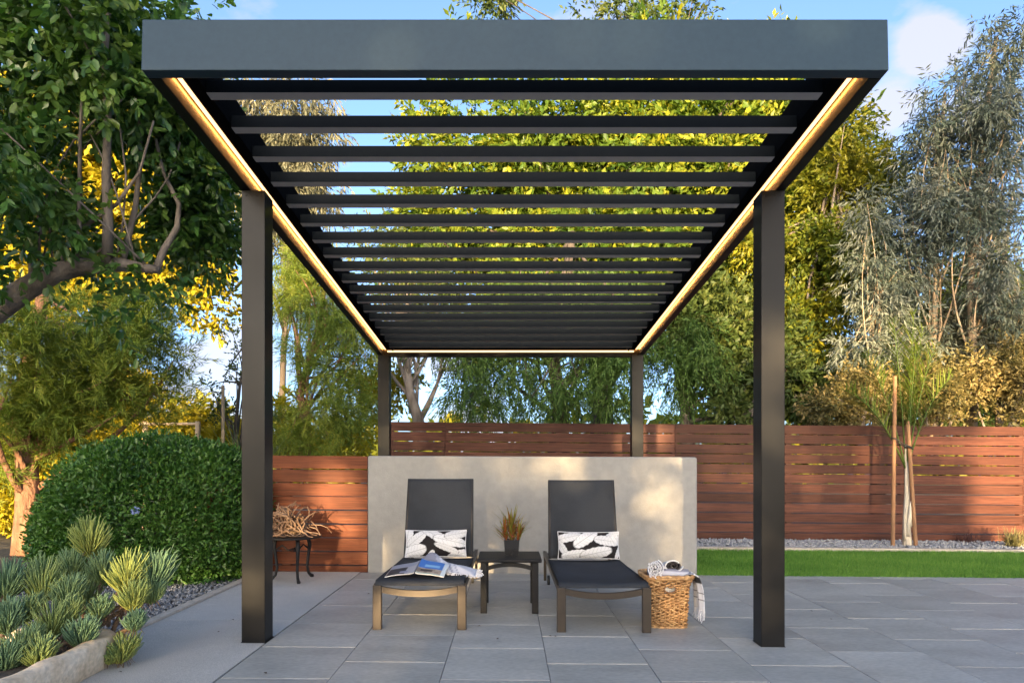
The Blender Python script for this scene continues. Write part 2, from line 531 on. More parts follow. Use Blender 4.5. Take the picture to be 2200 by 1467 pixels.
def twig_leaves(rs, clumps, ntw, k, tl, L, Wd, out=1.0, up=0.0, droop=0.0, ldroop=0.1, spread=.8, inner=.55, flat=.6, squash=1.0):
    """leaves along twigs that start in the clumps; returns arrays P, D, N, L, W, rnd"""
    clumps = np.asarray(clumps, float)
    wgt = clumps[:, 3] ** 2
    ci = rs.choice(len(clumps), ntw, p=wgt / wgt.sum())
    dr = nrm(rs.normal(size=(ntw, 3)))
    rr = clumps[ci, 3] * rs.uniform(0, 1, ntw) ** inner
    q = clumps[ci, :3] + dr * rr[:, None] * np.array([1, 1, squash])
    d = nrm(dr * out + rs.normal(size=(ntw, 3)) * .5 + np.array([0, 0, up - droop]))
    side = nrm(np.cross(d, rs.normal(size=(ntw, 3))))
    tw_r = rs.uniform(0, 1, ntw)
    cl_r = rs.uniform(-.26, .26, len(clumps))[ci]
    tls = tl * rs.uniform(.6, 1.3, ntw)
    Ps, Ds, Ns, Rn = [], [], [], []
    for j in range(k):
        t = (j + .6) / k
        p = q + d * (tls * t)[:, None] + np.array([0, 0, -1]) * (droop * tls * t * t * .6)[:, None]
        sg = 1 if j % 2 else -1
        ld = nrm(d * (.45 + .5 * t) + side * sg * spread * (1 - .4 * t) + rs.normal(size=(ntw, 3)) * .25 + np.array([0, 0, -ldroop]))
        Ps.append(p); Ds.append(ld)
        Ns.append(nrm(rs.normal(size=(ntw, 3)) * .6 + np.array([0, 0, flat])))
        Rn.append(np.clip(.42 * tw_r + .22 * rs.uniform(0, 1, ntw) + .18 + cl_r, 0, 1))
    P = np.concatenate(Ps); n = len(P)
    return [P, np.concatenate(Ds), np.concatenate(Ns), L * rs.uniform(.65, 1.25, n), Wd * rs.uniform(.7, 1.2, n), np.concatenate(Rn)]


def clumps_in(rs, ells, n, cr, jitter=.35):
    """n clumps spread through ellipsoids (px, py, Y, rx_px, rz_px, ry_m) of the crown"""
    out = []
    ar = np.array([e[3] * e[4] for e in ells], float)
    for i in rs.choice(len(ells), n, p=ar / ar.sum()):
        px, py, Y, rx, rz, ry = ells[i]
        d = nrm(rs.normal(size=(1, 3)))[0] * rs.uniform(0, 1) ** .45
        c = at(px, py, Y)
        out.append((c.x + d[0] * rx * Y / F, c.y + d[1] * ry, c.z + d[2] * rz * Y / F, cr * rs.uniform(1 - jitter, 1 + jitter)))
    return out


def curve_pts(a, b, bend, n=6, seed=0):
    rr = random.Random(seed)
    a, b = Vector(a), Vector(b)
    off = Vector((rr.uniform(-1, 1), rr.uniform(-1, 1), rr.uniform(-.3, .8))) * bend * (b - a).length
    return [a.lerp(b, i / n) + off * math.sin(math.pi * i / n) for i in range(n + 1)]


def tree(name, label, cat, trunk, trad, bark, lmat, ells, ncl, cr, ntw, k, tl, L, Wd, seed, limbs=10, limb_from=.35, group=None, shape='fold', limb_r=.28, drop=None, more=None, singles=0, **kw):
    """trunk: list of points; crown: clumps of leaves carried by limbs; the leaves that show largest are parts of their own"""
    rs = np.random.RandomState(seed)
    base = Vector(trunk[0])
    t = thing(name, label, cat, base, group)
    mb = MB(base)
    npt = len(trunk)
    tr = trad if hasattr(trad, '__len__') else [trad * (1.25 if i == 0 else 1 - .6 * i / (npt - 1)) for i in range(npt)]
    r_main = max(tr) / 1.25
    mb.tube(trunk, tr, 10)
    cl = clumps_in(rs, ells, ncl, cr)
    if drop is not None:
        cl = [c for c in cl if not drop(c)]
    pts = [Vector(p) for p in trunk]
    for i in range(min(limbs, len(cl))):
        c = Vector(cl[i][:3])
        f = limb_from + (1 - limb_from) * ((i * .618) % 1)
        sx = f * (npt - 1)
        i0 = min(int(sx), npt - 2)
        a = pts[i0].lerp(pts[i0 + 1], sx - i0)
        cp = curve_pts(a, c, .14, 6, seed * 31 + i)
        r0 = r_main * limb_r * (1.2 - .5 * f) * 1.3
        mb.tube(cp, [max(r0 * (1 - .85 * q / 6), .006) for q in range(7)], 6)
    mb.build('trunk', bark, t, smooth=True)
    if more: more(t, base)
    A = twig_leaves(rs, cl, ntw, k, tl, L, Wd, **kw)
    A[0] = A[0] - np.array(base)
    if singles:
        idx = single_leaves(t, A, base, singles, lmat, shape=shape)
        mask = np.ones(len(A[0]), bool)
        mask[idx] = False
        A = [x[mask] for x in A]
    tag(link('crown', leaf_mesh('crown', lmat, *A, shape=shape), t), kind='stuff' if singles else None)
    return t


def single_leaves(t, A, base, n, m, name='leaf', shape='oval'):
    """the n leaves of arrays A that show largest become parts of their own"""
    P = A[0] + np.array(base)
    vis = (np.abs((P[:, 0] / P[:, 1]) * F + CX - 1100) < 1090) & (P[:, 1] > .5)
    D = nrm(A[1]); Sd = nrm(np.cross(D, A[2])); N = np.cross(Sd, D)
    view = nrm(P - np.array([0, 0, CAMH]))
    size = np.abs((N * view).sum(1)) * A[3] * A[4] / P[:, 1] ** 2 * vis
    idx = np.argsort(-size)[:n]
    shades = []
    for s in range(5):
        shades.append(leaf_mesh(name, m, np.zeros((1, 3)), np.array([[0, 1., 0]]), np.array([[0, 0, 1.]]), 1.0, 1.0, np.array([.15 + .17 * s]), shape))
    for i in idx:
        o = link(name, shades[min(4, int(A[5][i] * 5))], t)
        Lm, Wm = A[3][i], A[4][i]
        mx = Matrix((Vector(Sd[i]) * Wm, Vector(D[i]) * Lm, Vector(N[i]) * Wm)).transposed().to_4x4()
        mx.translation = Vector(A[0][i])
        o.matrix_basis = mx
    return idx


# ================================================================ SETTING
def slab(name, x0, x1, y0, y1, z0, z1, m, parent=None, kind='structure', label=None, bevel=0):
    """a box that follows the drainage slope of the paving (z is measured from it)"""
    cx = (x0 + x1) / 2
    mb = MB()
    h = (x1 - x0) / 2
    vs = []
    for z in (z0, z1):
        for (xx, yy) in ((-h, y0), (h, y0), (h, y1), (-h, y1)):
            vs.append((cx + xx, yy, z + G(cx + xx)))
    mb.o = Vector((cx, (y0 + y1) / 2, G(cx)))
    mb.add(vs, [(0, 3, 2, 1), (4, 5, 6, 7), (0, 1, 5, 4), (1, 2, 6, 5), (2, 3, 7, 6), (3, 0, 4, 7)])
    o = mb.build(name, m, parent, bevel=bevel, loc=mb.o)
    return tag(o, label, kind=kind)


def ground_fn(u, v):
    x, y = -260 + 520 * u, -60 + 460 * v
    z = -.30 + .25 * math.sin(x * .05) * math.sin(y * .04) * min(1, max(0, (abs(x) + max(0, y - 14) - 14) / 20))
    return (x, y, z)


tag(MB().grid(ground_fn, 60, 50).build('ground', M['dry_ground']), kind='structure')

# paving: a bed of sand, tiles in half bond as parts of it
TX, TY, X0 = .6125, .6415, -1.605
patio = slab('patio', X0, 9.2, -3.0, 7.44, -.26, -.010, M['sand'], label='grey porcelain tile patio laid in half bond')
rt = random.Random(3)
tile_me = {}


def tile_mesh(w, d):
    key = (round(w, 3), round(d, 3))
    if key not in tile_me:
        bm = bmesh.new()
        bmesh.ops.create_cube(bm, size=1)
        for v in bm.verts:
            v.co.x *= w; v.co.y *= d; v.co.z = v.co.z * .024 - .012
        bmesh.ops.bevel(bm, geom=[e for e in bm.edges if all(v.co.z > -.001 for v in e.verts)], offset=.0022, segments=1, affect='EDGES')
        me = bpy.data.meshes.new('paver_tile')
        bm.to_mesh(me); bm.free()
        me.materials.append(M['tile']); me.materials.append(M['tile_edge'])
        for p in me.polygons:
            if abs(p.normal.z) < .9: p.material_index = 1
        tile_me[key] = me
    return tile_me[key]


for cidx in range(17):
    xa = X0 + .004 + cidx * TX
    ph = 4.434 + (TY / 2 if cidx % 2 else 0)
    y = ph - TY * 4
    while y < 7.43:
        ya, yb = y + .0055, min(y + TY - .0055, 7.435)
        if yb - ya > .05:
            w, d = TX - .004, yb - ya
            cx, cy = xa + w / 2, (ya + yb) / 2
            lift = rt.uniform(0, .0035)
            link('paver_tile', tile_mesh(w, d), patio, (cx - patio.location.x, cy - patio.location.y, G(cx) - patio.location.z + lift),
                 (rt.uniform(-.0012, .0012), SLOPE + rt.uniform(-.0012, .0012), 0))
        y += TY

path = slab('concrete_path', -2.62, X0 - .012, 2.0, 7.46, -.3, -.012, M['sand'], label='washed concrete path beside the tiled patio')
for (ya, yb) in ((2.0, 5.16), (5.166, 7.46)):
    sl = slab('path_slab', -2.62, X0 - .010, ya, yb, -.012, .0, M['concrete'], kind=None)
    sl.parent = path
    sl.location = sl.location - path.location
slab('path_edging', -2.705, -2.623, 3.3, 7.46, -.3, .018, M['curb'], bevel=.008)
slab('garden_bed', -9.0, -2.71, 1.0, 8.6, -.3, -.035, M['soil'])
slab('lawn_base', 2.07, 12.5, 7.45, 9.58, -.3, -.012, M['turf_back'])
slab('lawn_kerb', 2.0, 12.5, 9.585, 9.70, -.3, .045, M['curb'], bevel=.006)
slab('planting_strip', -2.2, 12.5, 9.705, 10.74, -.3, .0, M['soil'])
slab('back_soil', -3.4, 2.065, 7.70, 9.70, -.3, -.03, M['soil'])


def stones(name, label, n, xr, yr, size, m, seed, keep=None, z=0.0, heap=.02):
    rs = np.random.RandomState(seed)
    oct_v = np.array([[1, 0, 0], [0, 1, 0], [-1, 0, 0], [0, -1, 0], [0, 0, .75], [0, 0, -.75]], float)
    oct_f = np.array([[0, 1, 4], [1, 2, 4], [2, 3, 4], [3, 0, 4], [1, 0, 5], [2, 1, 5], [3, 2, 5], [0, 3, 5]])
    x = rs.uniform(*xr, n); y = rs.uniform(*yr, n)
    if keep is not None:
        kk = keep(x, y); x, y = x[kk], y[kk]
    n = len(x)
    s = size * rs.uniform(.55, 1.35, n)
    V = oct_v[None] * s[:, None, None] * rs.uniform(.6, 1.25, (n, 6, 1))
    V[:, :, :2] += rs.uniform(-.35, .35, (n, 1, 2)) * V[:, :, 2:3]
    a = rs.uniform(0, 6.28, n)
    ca, sa = np.cos(a)[:, None], np.sin(a)[:, None]
    vx = V[:, :, 0] * ca - V[:, :, 1] * sa
    vy = V[:, :, 0] * sa + V[:, :, 1] * ca
    zz = z - SLOPE * (x + 1.77) + rs.uniform(0, heap, n)
    V = np.stack([vx + x[:, None], vy + y[:, None], V[:, :, 2] + zz[:, None]], 2).reshape(-1, 3)
    Q = (np.arange(n)[:, None, None] * 6 + oct_f[None]).reshape(-1, 3)
    return tag(link(name, np_mesh(name, V, Q, m)), label, kind='stuff')


stones('gravel', 'dark grey gravel between the hedge and the concrete path', 15000, (-5.2, -2.70), (4.2, 8.0), .017, M['stone_dark'], 1,
       keep=lambda x, y: (x > -3.9) | (np.random.RandomState(5).uniform(size=len(x)) < .5), z=-.03)
stones('gravel', 'pale grey gravel strip along the foot of the long fence', 9500, (1.6, 9.6), (9.71, 10.66), .024, M['stone_grey'], 2, z=.0, heap=.05)


def turf(n, xr, yr, seed):
    rs = np.random.RandomState(seed)
    P = np.stack([rs.uniform(*xr, n), rs.uniform(*yr, n), np.zeros(n)], 1)
    P[:, 1] = yr[0] + (yr[1] - yr[0]) * rs.uniform(0, 1, n) ** 1.15
    P[:, 2] = -.012 - SLOPE * (P[:, 0] + 1.77)
    D = nrm(np.stack([rs.normal(0, .38, n), rs.normal(-.1, .38, n), np.ones(n)], 1))
    patch = .5 + .22 * np.sin(P[:, 0] * 2.1 + np.sin(P[:, 1] * 3) * 1.5) * np.cos(P[:, 1] * 2.7 + P[:, 0])
    return leaf_mesh('turf', M['l_grass'], P, D, nrm(rs.normal(size=(n, 3))), rs.uniform(.026, .062, n), rs.uniform(.006, .011, n), np.clip(patch * .75 + rs.uniform(-.15, .55, n), 0, 1), 'tri')


tag(link('turf', turf(120000, (2.06, 10.2), (7.405, 9.59), 4)), 'bright green artificial turf strip between patio and gravel', kind='stuff')

# stucco wall behind the loungers
mb = MB((0.26, 7.57, 0))
mb.box(-1.538, 2.066, 7.46, 7.68, -.3, 1.27 + G(-1.5))
wall = mb.build('garden_wall', M['stucco'], bevel=.022)
for v in wall.data.vertices:
    if v.co.z > .5: v.co.z += -SLOPE * (v.co.x + .26 + 1.5) * .5
tag(wall, 'freestanding beige stucco wall behind the two loungers', 'wall')


# fences: every board is a part
def fence(name, label, Y, joints, z0, n, pitch, bh, th, m, post_xs, facing=1):
    t = thing(name, label, 'fence', (joints[0], Y, 0))
    rr = random.Random(int(Y * 10))
    mes = {}
    for a, b in zip(joints[:-1], joints[1:]):
        w = b - a - .004
        for i in range(n):
            key = round(w, 3)
            if key not in mes:
                q = MB(); q.box(-w / 2, w / 2, -th / 2, th / 2, -bh / 2, bh / 2)
                o = q.build('board', m, t, bevel=.003)
                mes[key] = o.data
            else:
                o = link('board', mes[key], t)
            cx = (a + b) / 2
            o.location = (cx - joints[0], rr.uniform(-.002, .002), G(cx) + z0 + (i + .5) * pitch + rr.uniform(-.003, .003))
            o.rotation_euler = (rr.uniform(-.012, .012), SLOPE + rr.uniform(-.0012, .0012), 0)
    H = z0 + n * pitch
    for px in post_xs:
        q = MB(); q.box(-.045, .045, th / 2 + .002, th / 2 + .09, -.3, H - .02)
        o = q.build('post', M['post_wood'], t)
        o.location = (px - joints[0], 0, G(px))
    return t


fence('slat_fence', 'long brown horizontal board fence behind lawn and stucco wall', 10.70, [-1.93, -.99, 2.61, 6.20, 8.06, 11.6], -.005, 12, .1533, .140, .022, M['ipe'], [-1.85, -.99, .8, 2.61, 4.4, 6.20, 8.06, 9.9])
fence('slat_fence', 'low red brown board fence beside the left end of the stucco wall', 7.52, [-3.4, -1.545], -.085, 9, .1508, .140, .022, M['redwood'], [-3.3, -2.45])

# ================================================================ PERGOLA
PXL, PXR = -1.775, 1.840


def zb(Y):                      # underside of the roof frame; the roof falls away from the camera
    return 3.089 - .0729 * (Y - 3.30)


per = thing('pergola', 'charcoal metal pergola with open slat roof and warm light strips', 'pergola', (0.03, 4.6, 0))
PO = Vector((0.03, 4.6, 0))
YB = 9.43
mb = MB(PO)
vs = []
for (yy, zz) in ((3.30, zb(3.30)), (3.365, zb(3.365)), (3.375, zb(3.365) + .252), (3.31, zb(3.30) + .252)):
    vs += [(PXL, yy, zz), (PXR, yy, zz)]
mb.add(vs, [(0, 1, 7, 6), (2, 4, 5, 3), (0, 2, 3, 1), (6, 7, 5, 4), (0, 6, 4, 2), (1, 3, 5, 7)])
mb.build('front_beam', M['powder'], per, bevel=.004)
for sx in (-1, 1):
    xo = PXL if sx < 0 else PXR
    xi = xo - sx * .065
    q = MB(PO)
    q.box(min(xo, xi), max(xo, xi), 3.367, YB - .067, zb(3.367), zb(3.367) + .25, zb(YB - .067), zb(YB - .067) + .25)
    q.build('side_beam', M['powder_dark'], per, bevel=.003)
    # gutter with an inner lip; the light strip hangs under it close to the beam
    xg = xo - sx * .198
    q = MB(PO)
    ya, yb = 3.39, YB - .07
    for (x1, x2, h1, h2) in ((xi, xg, .098, .102), (xg, xg - sx * .004, .060, .249)):
        lo, hi = min(x1, x2), max(x1, x2)
        q.box(lo, hi, ya, yb, zb(ya) + h1, zb(ya) + h2, zb(yb) + h1, zb(yb) + h2)
    q.build('gutter', M['matte_black'], per)
    q = MB(PO)
    for d1, d2 in ((.037, .039),):
        x1, x2 = sorted((xi - sx * d1, xi - sx * d2))
        q.box(x1, x2, ya, yb, zb(ya) + .0895, zb(ya) + .0975, zb(yb) + .0895, zb(yb) + .0975)
    ch = q.build('light_channel', M['powder_dark'], per)
    x1, x2 = sorted((xi - sx * .0120, xi - sx * .0360))
    q = MB(PO)
    q.box(x1, x2, ya + .01, yb - .03, zb(ya) + .0885, zb(ya) + .0970, zb(yb) + .0885, zb(yb) + .0970)
    st = q.build('light_strip', [M['led'], M['diffuser']], ch)
    for p in st.data.polygons:
        if p.normal.z < -.5 or p.normal.x * sx < -.5: p.material_index = 1
q = MB(PO)
q.box(PXL, PXR, YB - .065, YB, zb(YB), zb(YB) + .25)
q.build('back_beam', M['powder_dark'], per, bevel=.003)
q = MB(PO)
yk = YB - .065
q.box(PXL + .23, PXR - .23, yk - .155, yk, zb(yk) + .090, zb(yk) + .094)
q.box(PXL + .23, PXR - .23, yk - .155, yk - .151, zb(yk) + .094, zb(yk) + .19)
q.build('gutter', M['matte_black'], per)
q = MB(PO)
q.box(PXL + .12, PXR - .12, yk - .020, yk - .001, zb(yk) + .057, zb(yk) + .078)
q.build('light_strip', M['diffuser'], per)
# slats
SL0, SLP = 3.55, .3205
slat_me = None
i = 0
while SL0 + i * SLP < YB - .22:
    Y = SL0 + i * SLP
    loc = Vector((0.0325, Y, zb(Y) + .045)) - PO
    if slat_me is None:
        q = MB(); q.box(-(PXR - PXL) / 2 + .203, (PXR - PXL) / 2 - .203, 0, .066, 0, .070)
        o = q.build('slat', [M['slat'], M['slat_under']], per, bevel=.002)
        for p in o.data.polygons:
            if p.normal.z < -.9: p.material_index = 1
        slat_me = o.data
    else:
        o = link('slat', slat_me, per)
    o.location = loc
    o.rotation_euler = (-.0729, 0, 0)
    i += 1
for (xp, yp) in ((PXL + .005, 4.53), (PXR - .160, 4.53), (PXL + .005, 9.27), (PXR - .160, 9.27)):
    q = MB(PO)
    q.box(xp, xp + .155, yp, yp + .155, G(xp + .08) + (0 if yp < 6 else -.05), zb(yp) - .001, None, zb(yp + .155) - .001)
    po = q.build('post', M['powder_dark'], per, bevel=.003)
    if yp < 6:
        for dx in (.03, .06, .095, .125):
            q = MB(PO)
            zt = zb(yp) - .035
            q.tube([(xp + dx, yp - .0035, zt), (xp + dx, yp - .0005, zt)], [.005, .005], 8)
            q.build('bolt', M['iron'], po)
        q = MB(PO)
        q.box(xp - .004, xp + .159, yp - .004, yp + .159, G(xp + .08) - .004, G(xp + .08) + .004)
        q.build('foot_plate', M['powder_dark'], po)

# ================================================================ LOUNGERS
def make_lounger(loc, label):
    t = thing('sun_lounger', label, 'sun lounger', loc, 'sun loungers under the pergola')
    for s in (-1, 1):
        q = MB(); q.box(min(s * .300, s * .335), max(s * .300, s * .335), .036, 1.98, .292, .330)
        q.build('side_rail', M['frame'], t, bevel=.004)
        q = MB(); q.box(min(s * .272, s * .337), max(s * .272, s * .337), 0, .036, 0, .322)
        lg = q.build('leg', M['frame'], t, bevel=.006)
        q = MB(); q.box(min(s * .274, s * .335), max(s * .274, s * .335), .002, .034, -.004, .004)
        q.build('foot_cap', M['rubber'], lg)
        q = MB(); q.box(min(s * .305, s * .332), max(s * .305, s * .332), 1.90, 1.935, .045, .291)
        lg = q.build('leg', M['frame'], t, bevel=.004)
        q = MB()
        q.tube([(s * .296, 1.917, .048), (s * .272, 1.917, .048)], [.048, .048], 16)
        q.build('wheel', M['rubber'], lg)
    q = MB()
    n = 14
    for i in range(n):
        xa, xb_ = -.271 + .542 * i / n, -.271 + .542 * (i + 1) / n
        za, zc = [.268 - .030 * (1 - (x / .271) ** 2) for x in (xa, xb_)]
        q.add([(xa, .004, za), (xb_, .004, zc), (xb_, .030, zc), (xa, .030, za), (xa, .004, za + .045), (xb_, .004, zc + .045), (xb_, .030, zc + .045), (xa, .030, za + .045)],
              [(0, 3, 2, 1), (4, 5, 6, 7), (0, 1, 5, 4), (2, 3, 7, 6)])
    q.build('crossbar', M['frame'], t)
    q = MB(); q.tube([(-.3, 1.93, .3), (.3, 1.93, .3)], [.014, .014], 8)
    q.build('rear_bar', M['frame'], t)
    # seat cloth, sagging a little, wrapped over the front bar
    def seat(u, v):
        x = -.322 + .644 * u
        sag = -.020 * (1 - (2 * u - 1) ** 2)
        if v < .12:
            k = v / .12
            return (x, .002 + .012 * (1 - math.sin(k * 1.57)) + .03 * k, .318 + .024 * math.sin(k * 1.57) + sag * .35 * k)
        k = (v - .12) / .88
        return (x, .032 + 1.30 * k, .342 + sag * (.35 + .65 * math.sin(math.pi * min(1, k * 1.1 + .05))) + .010 * math.cos(k * 3))
    MB().grid(seat, 14, 24).build('seat_sling', M['sling'], t, smooth=True, solid=.004)
    by, bz, ty, tz = 1.335, .345, 1.55, 1.050
    dv = Vector((0, ty - by, tz - bz))
    nv = Vector((0, dv.z, -dv.y)).normalized()
    def back(u, v):
        x = (-.318 + .636 * u) * (1 - .03 * v)
        p = Vector((x, by, bz)) + dv * v + nv * .018 * (1 - (2 * u - 1) ** 2) * math.sin(math.pi * (.1 + .8 * v))
        return p
    MB().grid(back, 14, 16).build('back_sling', M['sling'], t, smooth=True, solid=.004)
    fr = MB()
    for s in (-1, 1):
        fr.tube([Vector((s * .306, by, bz)) + nv * .012, Vector((s * .297, by, bz)) + dv * .995 + nv * .012], [.014, .014], 10)
    for v in (.04, .985):
        fr.tube([Vector((-.30, by, bz)) + dv * v + nv * .024, Vector((.30, by, bz)) + dv * v + nv * .024], [.012, .012], 8)
    fr.build('back_frame', M['frame'], t, smooth=True)
    q = MB(); q.tube([(-.2, 1.485, .72), (-.2, 1.80, .32)], [.01, .01], 8); q.tube([(.2, 1.485, .72), (.2, 1.80, .32)], [.01, .01], 8)
    q.build('back_strut', M['frame'], t)
    return t


l1 = make_lounger((-.639, 4.905, G(-.64)), 'charcoal sling lounger with an open magazine and towel on its seat')
l2 = copy_tree(l1)
l2.location = (.684, 4.865, G(.68))
l2['label'] = 'charcoal sling lounger with empty seat next to the wicker basket'


# lumbar pillows: printed leaf pattern
def pillow(loc, label, leaves, tilt, rz):
    t = thing('lumbar_pillow', label, 'pillow', loc, 'black and white leaf print pillows', rz)
    NU, NV = 168, 74
    HW, HH = .275, .122
    pts, cols = [], []
    rs = np.random.RandomState(len(leaves))
    uu, vv = np.meshgrid(np.linspace(-1, 1, NU + 1), np.linspace(-1, 1, NV + 1))
    puff = .062 * np.clip((1 - np.abs(uu) ** 3.2) * (1 - np.abs(vv) ** 2.6), 0, 1) ** .55
    x = uu * HW * (1 - .045 * (1 - np.abs(uu)) * 0 - .035 * (1 - vv ** 2) * np.abs(uu))
    z = vv * HH * (1 - .07 * (1 - uu ** 2))
    puff = puff + .003 * np.sin(uu * 9 + vv * 4) * (1 - uu ** 2) * (1 - vv ** 2)
    col = np.tile(np.array([.018, .015, .015]), (NV + 1, NU + 1, 1)).astype(float)
    for (lx, lz, ang, ln, wd, sh) in leaves:        # each leaf: oval with lobed edge, midrib and side veins
        a = math.radians(ang)
        du, dz = x - lx, z - lz
        p = (du * math.cos(a) + dz * math.sin(a)) / ln
        qv = (-du * math.sin(a) + dz * math.cos(a)) / wd
        edge = 1 - .10 * np.abs(np.sin(p * 9 + 1.2 * np.abs(qv)))
        ins = (np.abs(p) < 1) & (np.abs(qv) < edge * np.sqrt(np.clip(1 - p ** 2, 0, 1)) ** .8)
        rib = np.abs(qv) < .045
        vein = np.abs(((p * 4.2 - np.abs(qv) * 1.1) % 1) - .5) > .465
        out = ins & ~((np.abs(p) < .93) & (np.abs(qv) < edge * np.sqrt(np.clip(1 - (p / .95) ** 2, 0, 1)) ** .8 * .95))
        c = np.where(rib | (vein & (np.abs(qv) > .1)), .40, .70) * sh
        c = np.where(out, .30, c)
        col[ins] = np.stack([c, c * .985, c * .97], 2)[ins]
    V = np.concatenate([np.stack([x, -puff, z], 2).reshape(-1, 3), np.stack([x, puff * .7, z], 2).reshape(-1, 3)])
    n1 = (NU + 1) * (NV + 1)
    ii = (np.arange(NV)[:, None] * (NU + 1) + np.arange(NU)[None]).ravel()
    Qf = np.stack([ii, ii + 1, ii + NU + 2, ii + NU + 1], 1)
    me = np_mesh('cover', V, np.concatenate([Qf, Qf[:, ::-1] + n1]), M['print_cloth'], smooth=True)
    o = link('cover', me, t, rot=(tilt, 0, 0))
    set_print(o, np.concatenate([col.reshape(-1, 3)] * 2))
    ed = [(x[0, i], 0, z[0, i]) for i in range(0, NU, 6)] + [(x[j, NU], 0, z[j, NU]) for j in range(0, NV, 6)] + \
         [(x[NV, i], 0, z[NV, i]) for i in range(NU, 0, -6)] + [(x[j, 0], 0, z[j, 0]) for j in range(NV, 0, -6)]
    ed.append(ed[0])
    q = MB(); q.tube(ed, [.0048] * len(ed), 6, cap=False)
    pp = q.build('piping', M['white_cotton'], t, smooth=True)
    pp.rotation_euler = (tilt, 0, 0)
    return t


LV1 = [(-.255, .07, 80, .10, .055, .95), (-.17, .035, 40, .11, .05, .92), (-.195, -.075, 15, .12, .062, 1.0), (.0, .07, -28, .15, .045, .93),
       (.13, .02, -12, .16, .052, 1.0), (.20, .085, 12, .13, .045, .92), (-.045, -.115, 60, .06, .03, 1.0), (.20, -.105, 18, .11, .042, .97), (.10, -.045, -20, .12, .03, .9)]
LV2 = [(-.19, .065, 12, .13, .045, .95), (-.03, .055, 35, .13, .060, 1.0), (.16, .035, -8, .12, .048, .93), (-.235, -.03, -60, .09, .032, .92),
       (-.13, -.085, 8, .12, .040, 1.0), (.06, -.075, 12, .15, .055, .97), (.24, .06, -50, .08, .04, .95), (.26, -.07, 70, .07, .02, .9), (.23, .10, 15, .08, .02, .9)]
pillow((-.655, 6.185, G(-.65) + .352 + .118), 'black and white leaf print pillow on the lounger with magazine', LV1, -.24, .03)
pillow((.722, 6.15, G(.7) + .352 + .118), 'black and white leaf print pillow on the lounger beside the basket', LV2, -.24, -.02)

# towel and magazine on the left lounger
zs = G(-.64) + .340
t = thing('beach_towel', 'crumpled grey and white fringed towel on the left lounger seat', 'towel', (-.55, 5.47, zs))
ct, NUt, NVt = [], 40, 30


def tow(u, v):
    x = -.20 + .50 * u
    y = -.16 + .36 * v
    y2 = y + .30 * (.45 - u) + .015 * math.sin(u * 9)
    hump = .115 * math.exp(-((u - .26) / .20) ** 2 - ((v - .62) / .34) ** 2) + .04 * math.exp(-((u - .68) / .3) ** 2 - ((v - .5) / .42) ** 2)
    zz = .006 + hump + .006 * math.sin(u * 14 + v * 5) * math.sin(v * 7 + 1) - (.012 * max(0, u - .93) / .07)
    return (x, y2, max(.003, zz))


o = MB().grid(tow, NUt, NVt).build('cloth', M['print_cloth'], t, smooth=True, solid=.006)
for j in range(NVt + 1):
    for i in range(NUt + 1):
        u, v = i / NUt, j / NVt
        w = u * .8 + v * .15
        c = (.66, .66, .69)
        if w < .34: c = (.23, .235, .29)
        elif w < .40: c = (.40, .41, .47)
        elif .50 < w < .53 or .58 < w < .60: c = (.36, .37, .44)
        ct.append(c)
set_print(o, ct)
q = MB()
rf = random.Random(11)
for i in range(46):
    if i < 30:
        u, v = .45 + .55 * i / 29, 0
        d = Vector((rf.uniform(-.3, .5), -1, 0))
    else:
        u, v = 1, (i - 30) / 16
        d = Vector((1, rf.uniform(-.6, .2), 0))
    p = Vector(tow(u, v)); d.normalize()
    ln = rf.uniform(.03, .055)
    q.tube([p, p + d * ln * .5 + Vector((rf.uniform(-.01, .01), 0, -.003 + .008 * rf.random())), p + d * ln + Vector((rf.uniform(-.012, .012), 0, max(-.012, -p.z + .002)))], [.004, .0035, .005], 5)
q.build('fringe', M['white_cotton'], t)

t = thing('magazine', 'open magazine lying face up on the left lounger towel', 'magazine', (-.70, 5.12, zs + .004))


def page(side):
    def fn(u, v):
        x = side * (.005 + .215 * u)
        z = .005 + .052 * math.exp(-u * 3.6) * (1 - .35 * (1 - v)) + .014 * math.sin(u * 3.14) + (.055 * v if side > 0 else .040 * v)
        return (x + .02 * v, -.04 + .26 * v, z)
    return fn


for side in (-1, 1):
    NUp, NVp = 36, 36
    o = MB().grid(page(side), NUp, NVp).build('page', M['print_paper'], t, smooth=True, solid=.006)
    cc = []
    rp = np.random.RandomState(3 if side > 0 else 4)
    blot = rp.uniform(.5, 1.2, (8, 8))
    for j in range(NVp + 1):
        for i in range(NUp + 1):
            u, v = i / NUp, j / NVp
            bl = blot[int(v * 7.9)][int(u * 7.9)]
            if side < 0:
                c = (.33, .33, .36)
                if u > .35 and .05 < v < .62: c = (.018, .020, .038)
                if .25 < u < .55 and .12 < v < .3: c = (.22, .24, .33)
                if v > .66: c = (.24, .26, .34)
            else:
                c = (.36 * bl, .30 * bl, .25 * bl)
                if v > .42: c = (.06, .17, .48)
                if v > .42 and .2 < u < .75 and .55 < v < .72: c = (.22, .42, .66)
                if .12 < u < .55 and .20 < v < .34: c = (.05, .04, .045)
                if v < .10: c = (.34, .42, .38)
                if u > .86: c = (.52, .60, .66)
            if u > .975 or v < .02 or v > .985: c = (.66, .64, .58)
            cc.append(c)
    set_print(o, cc)

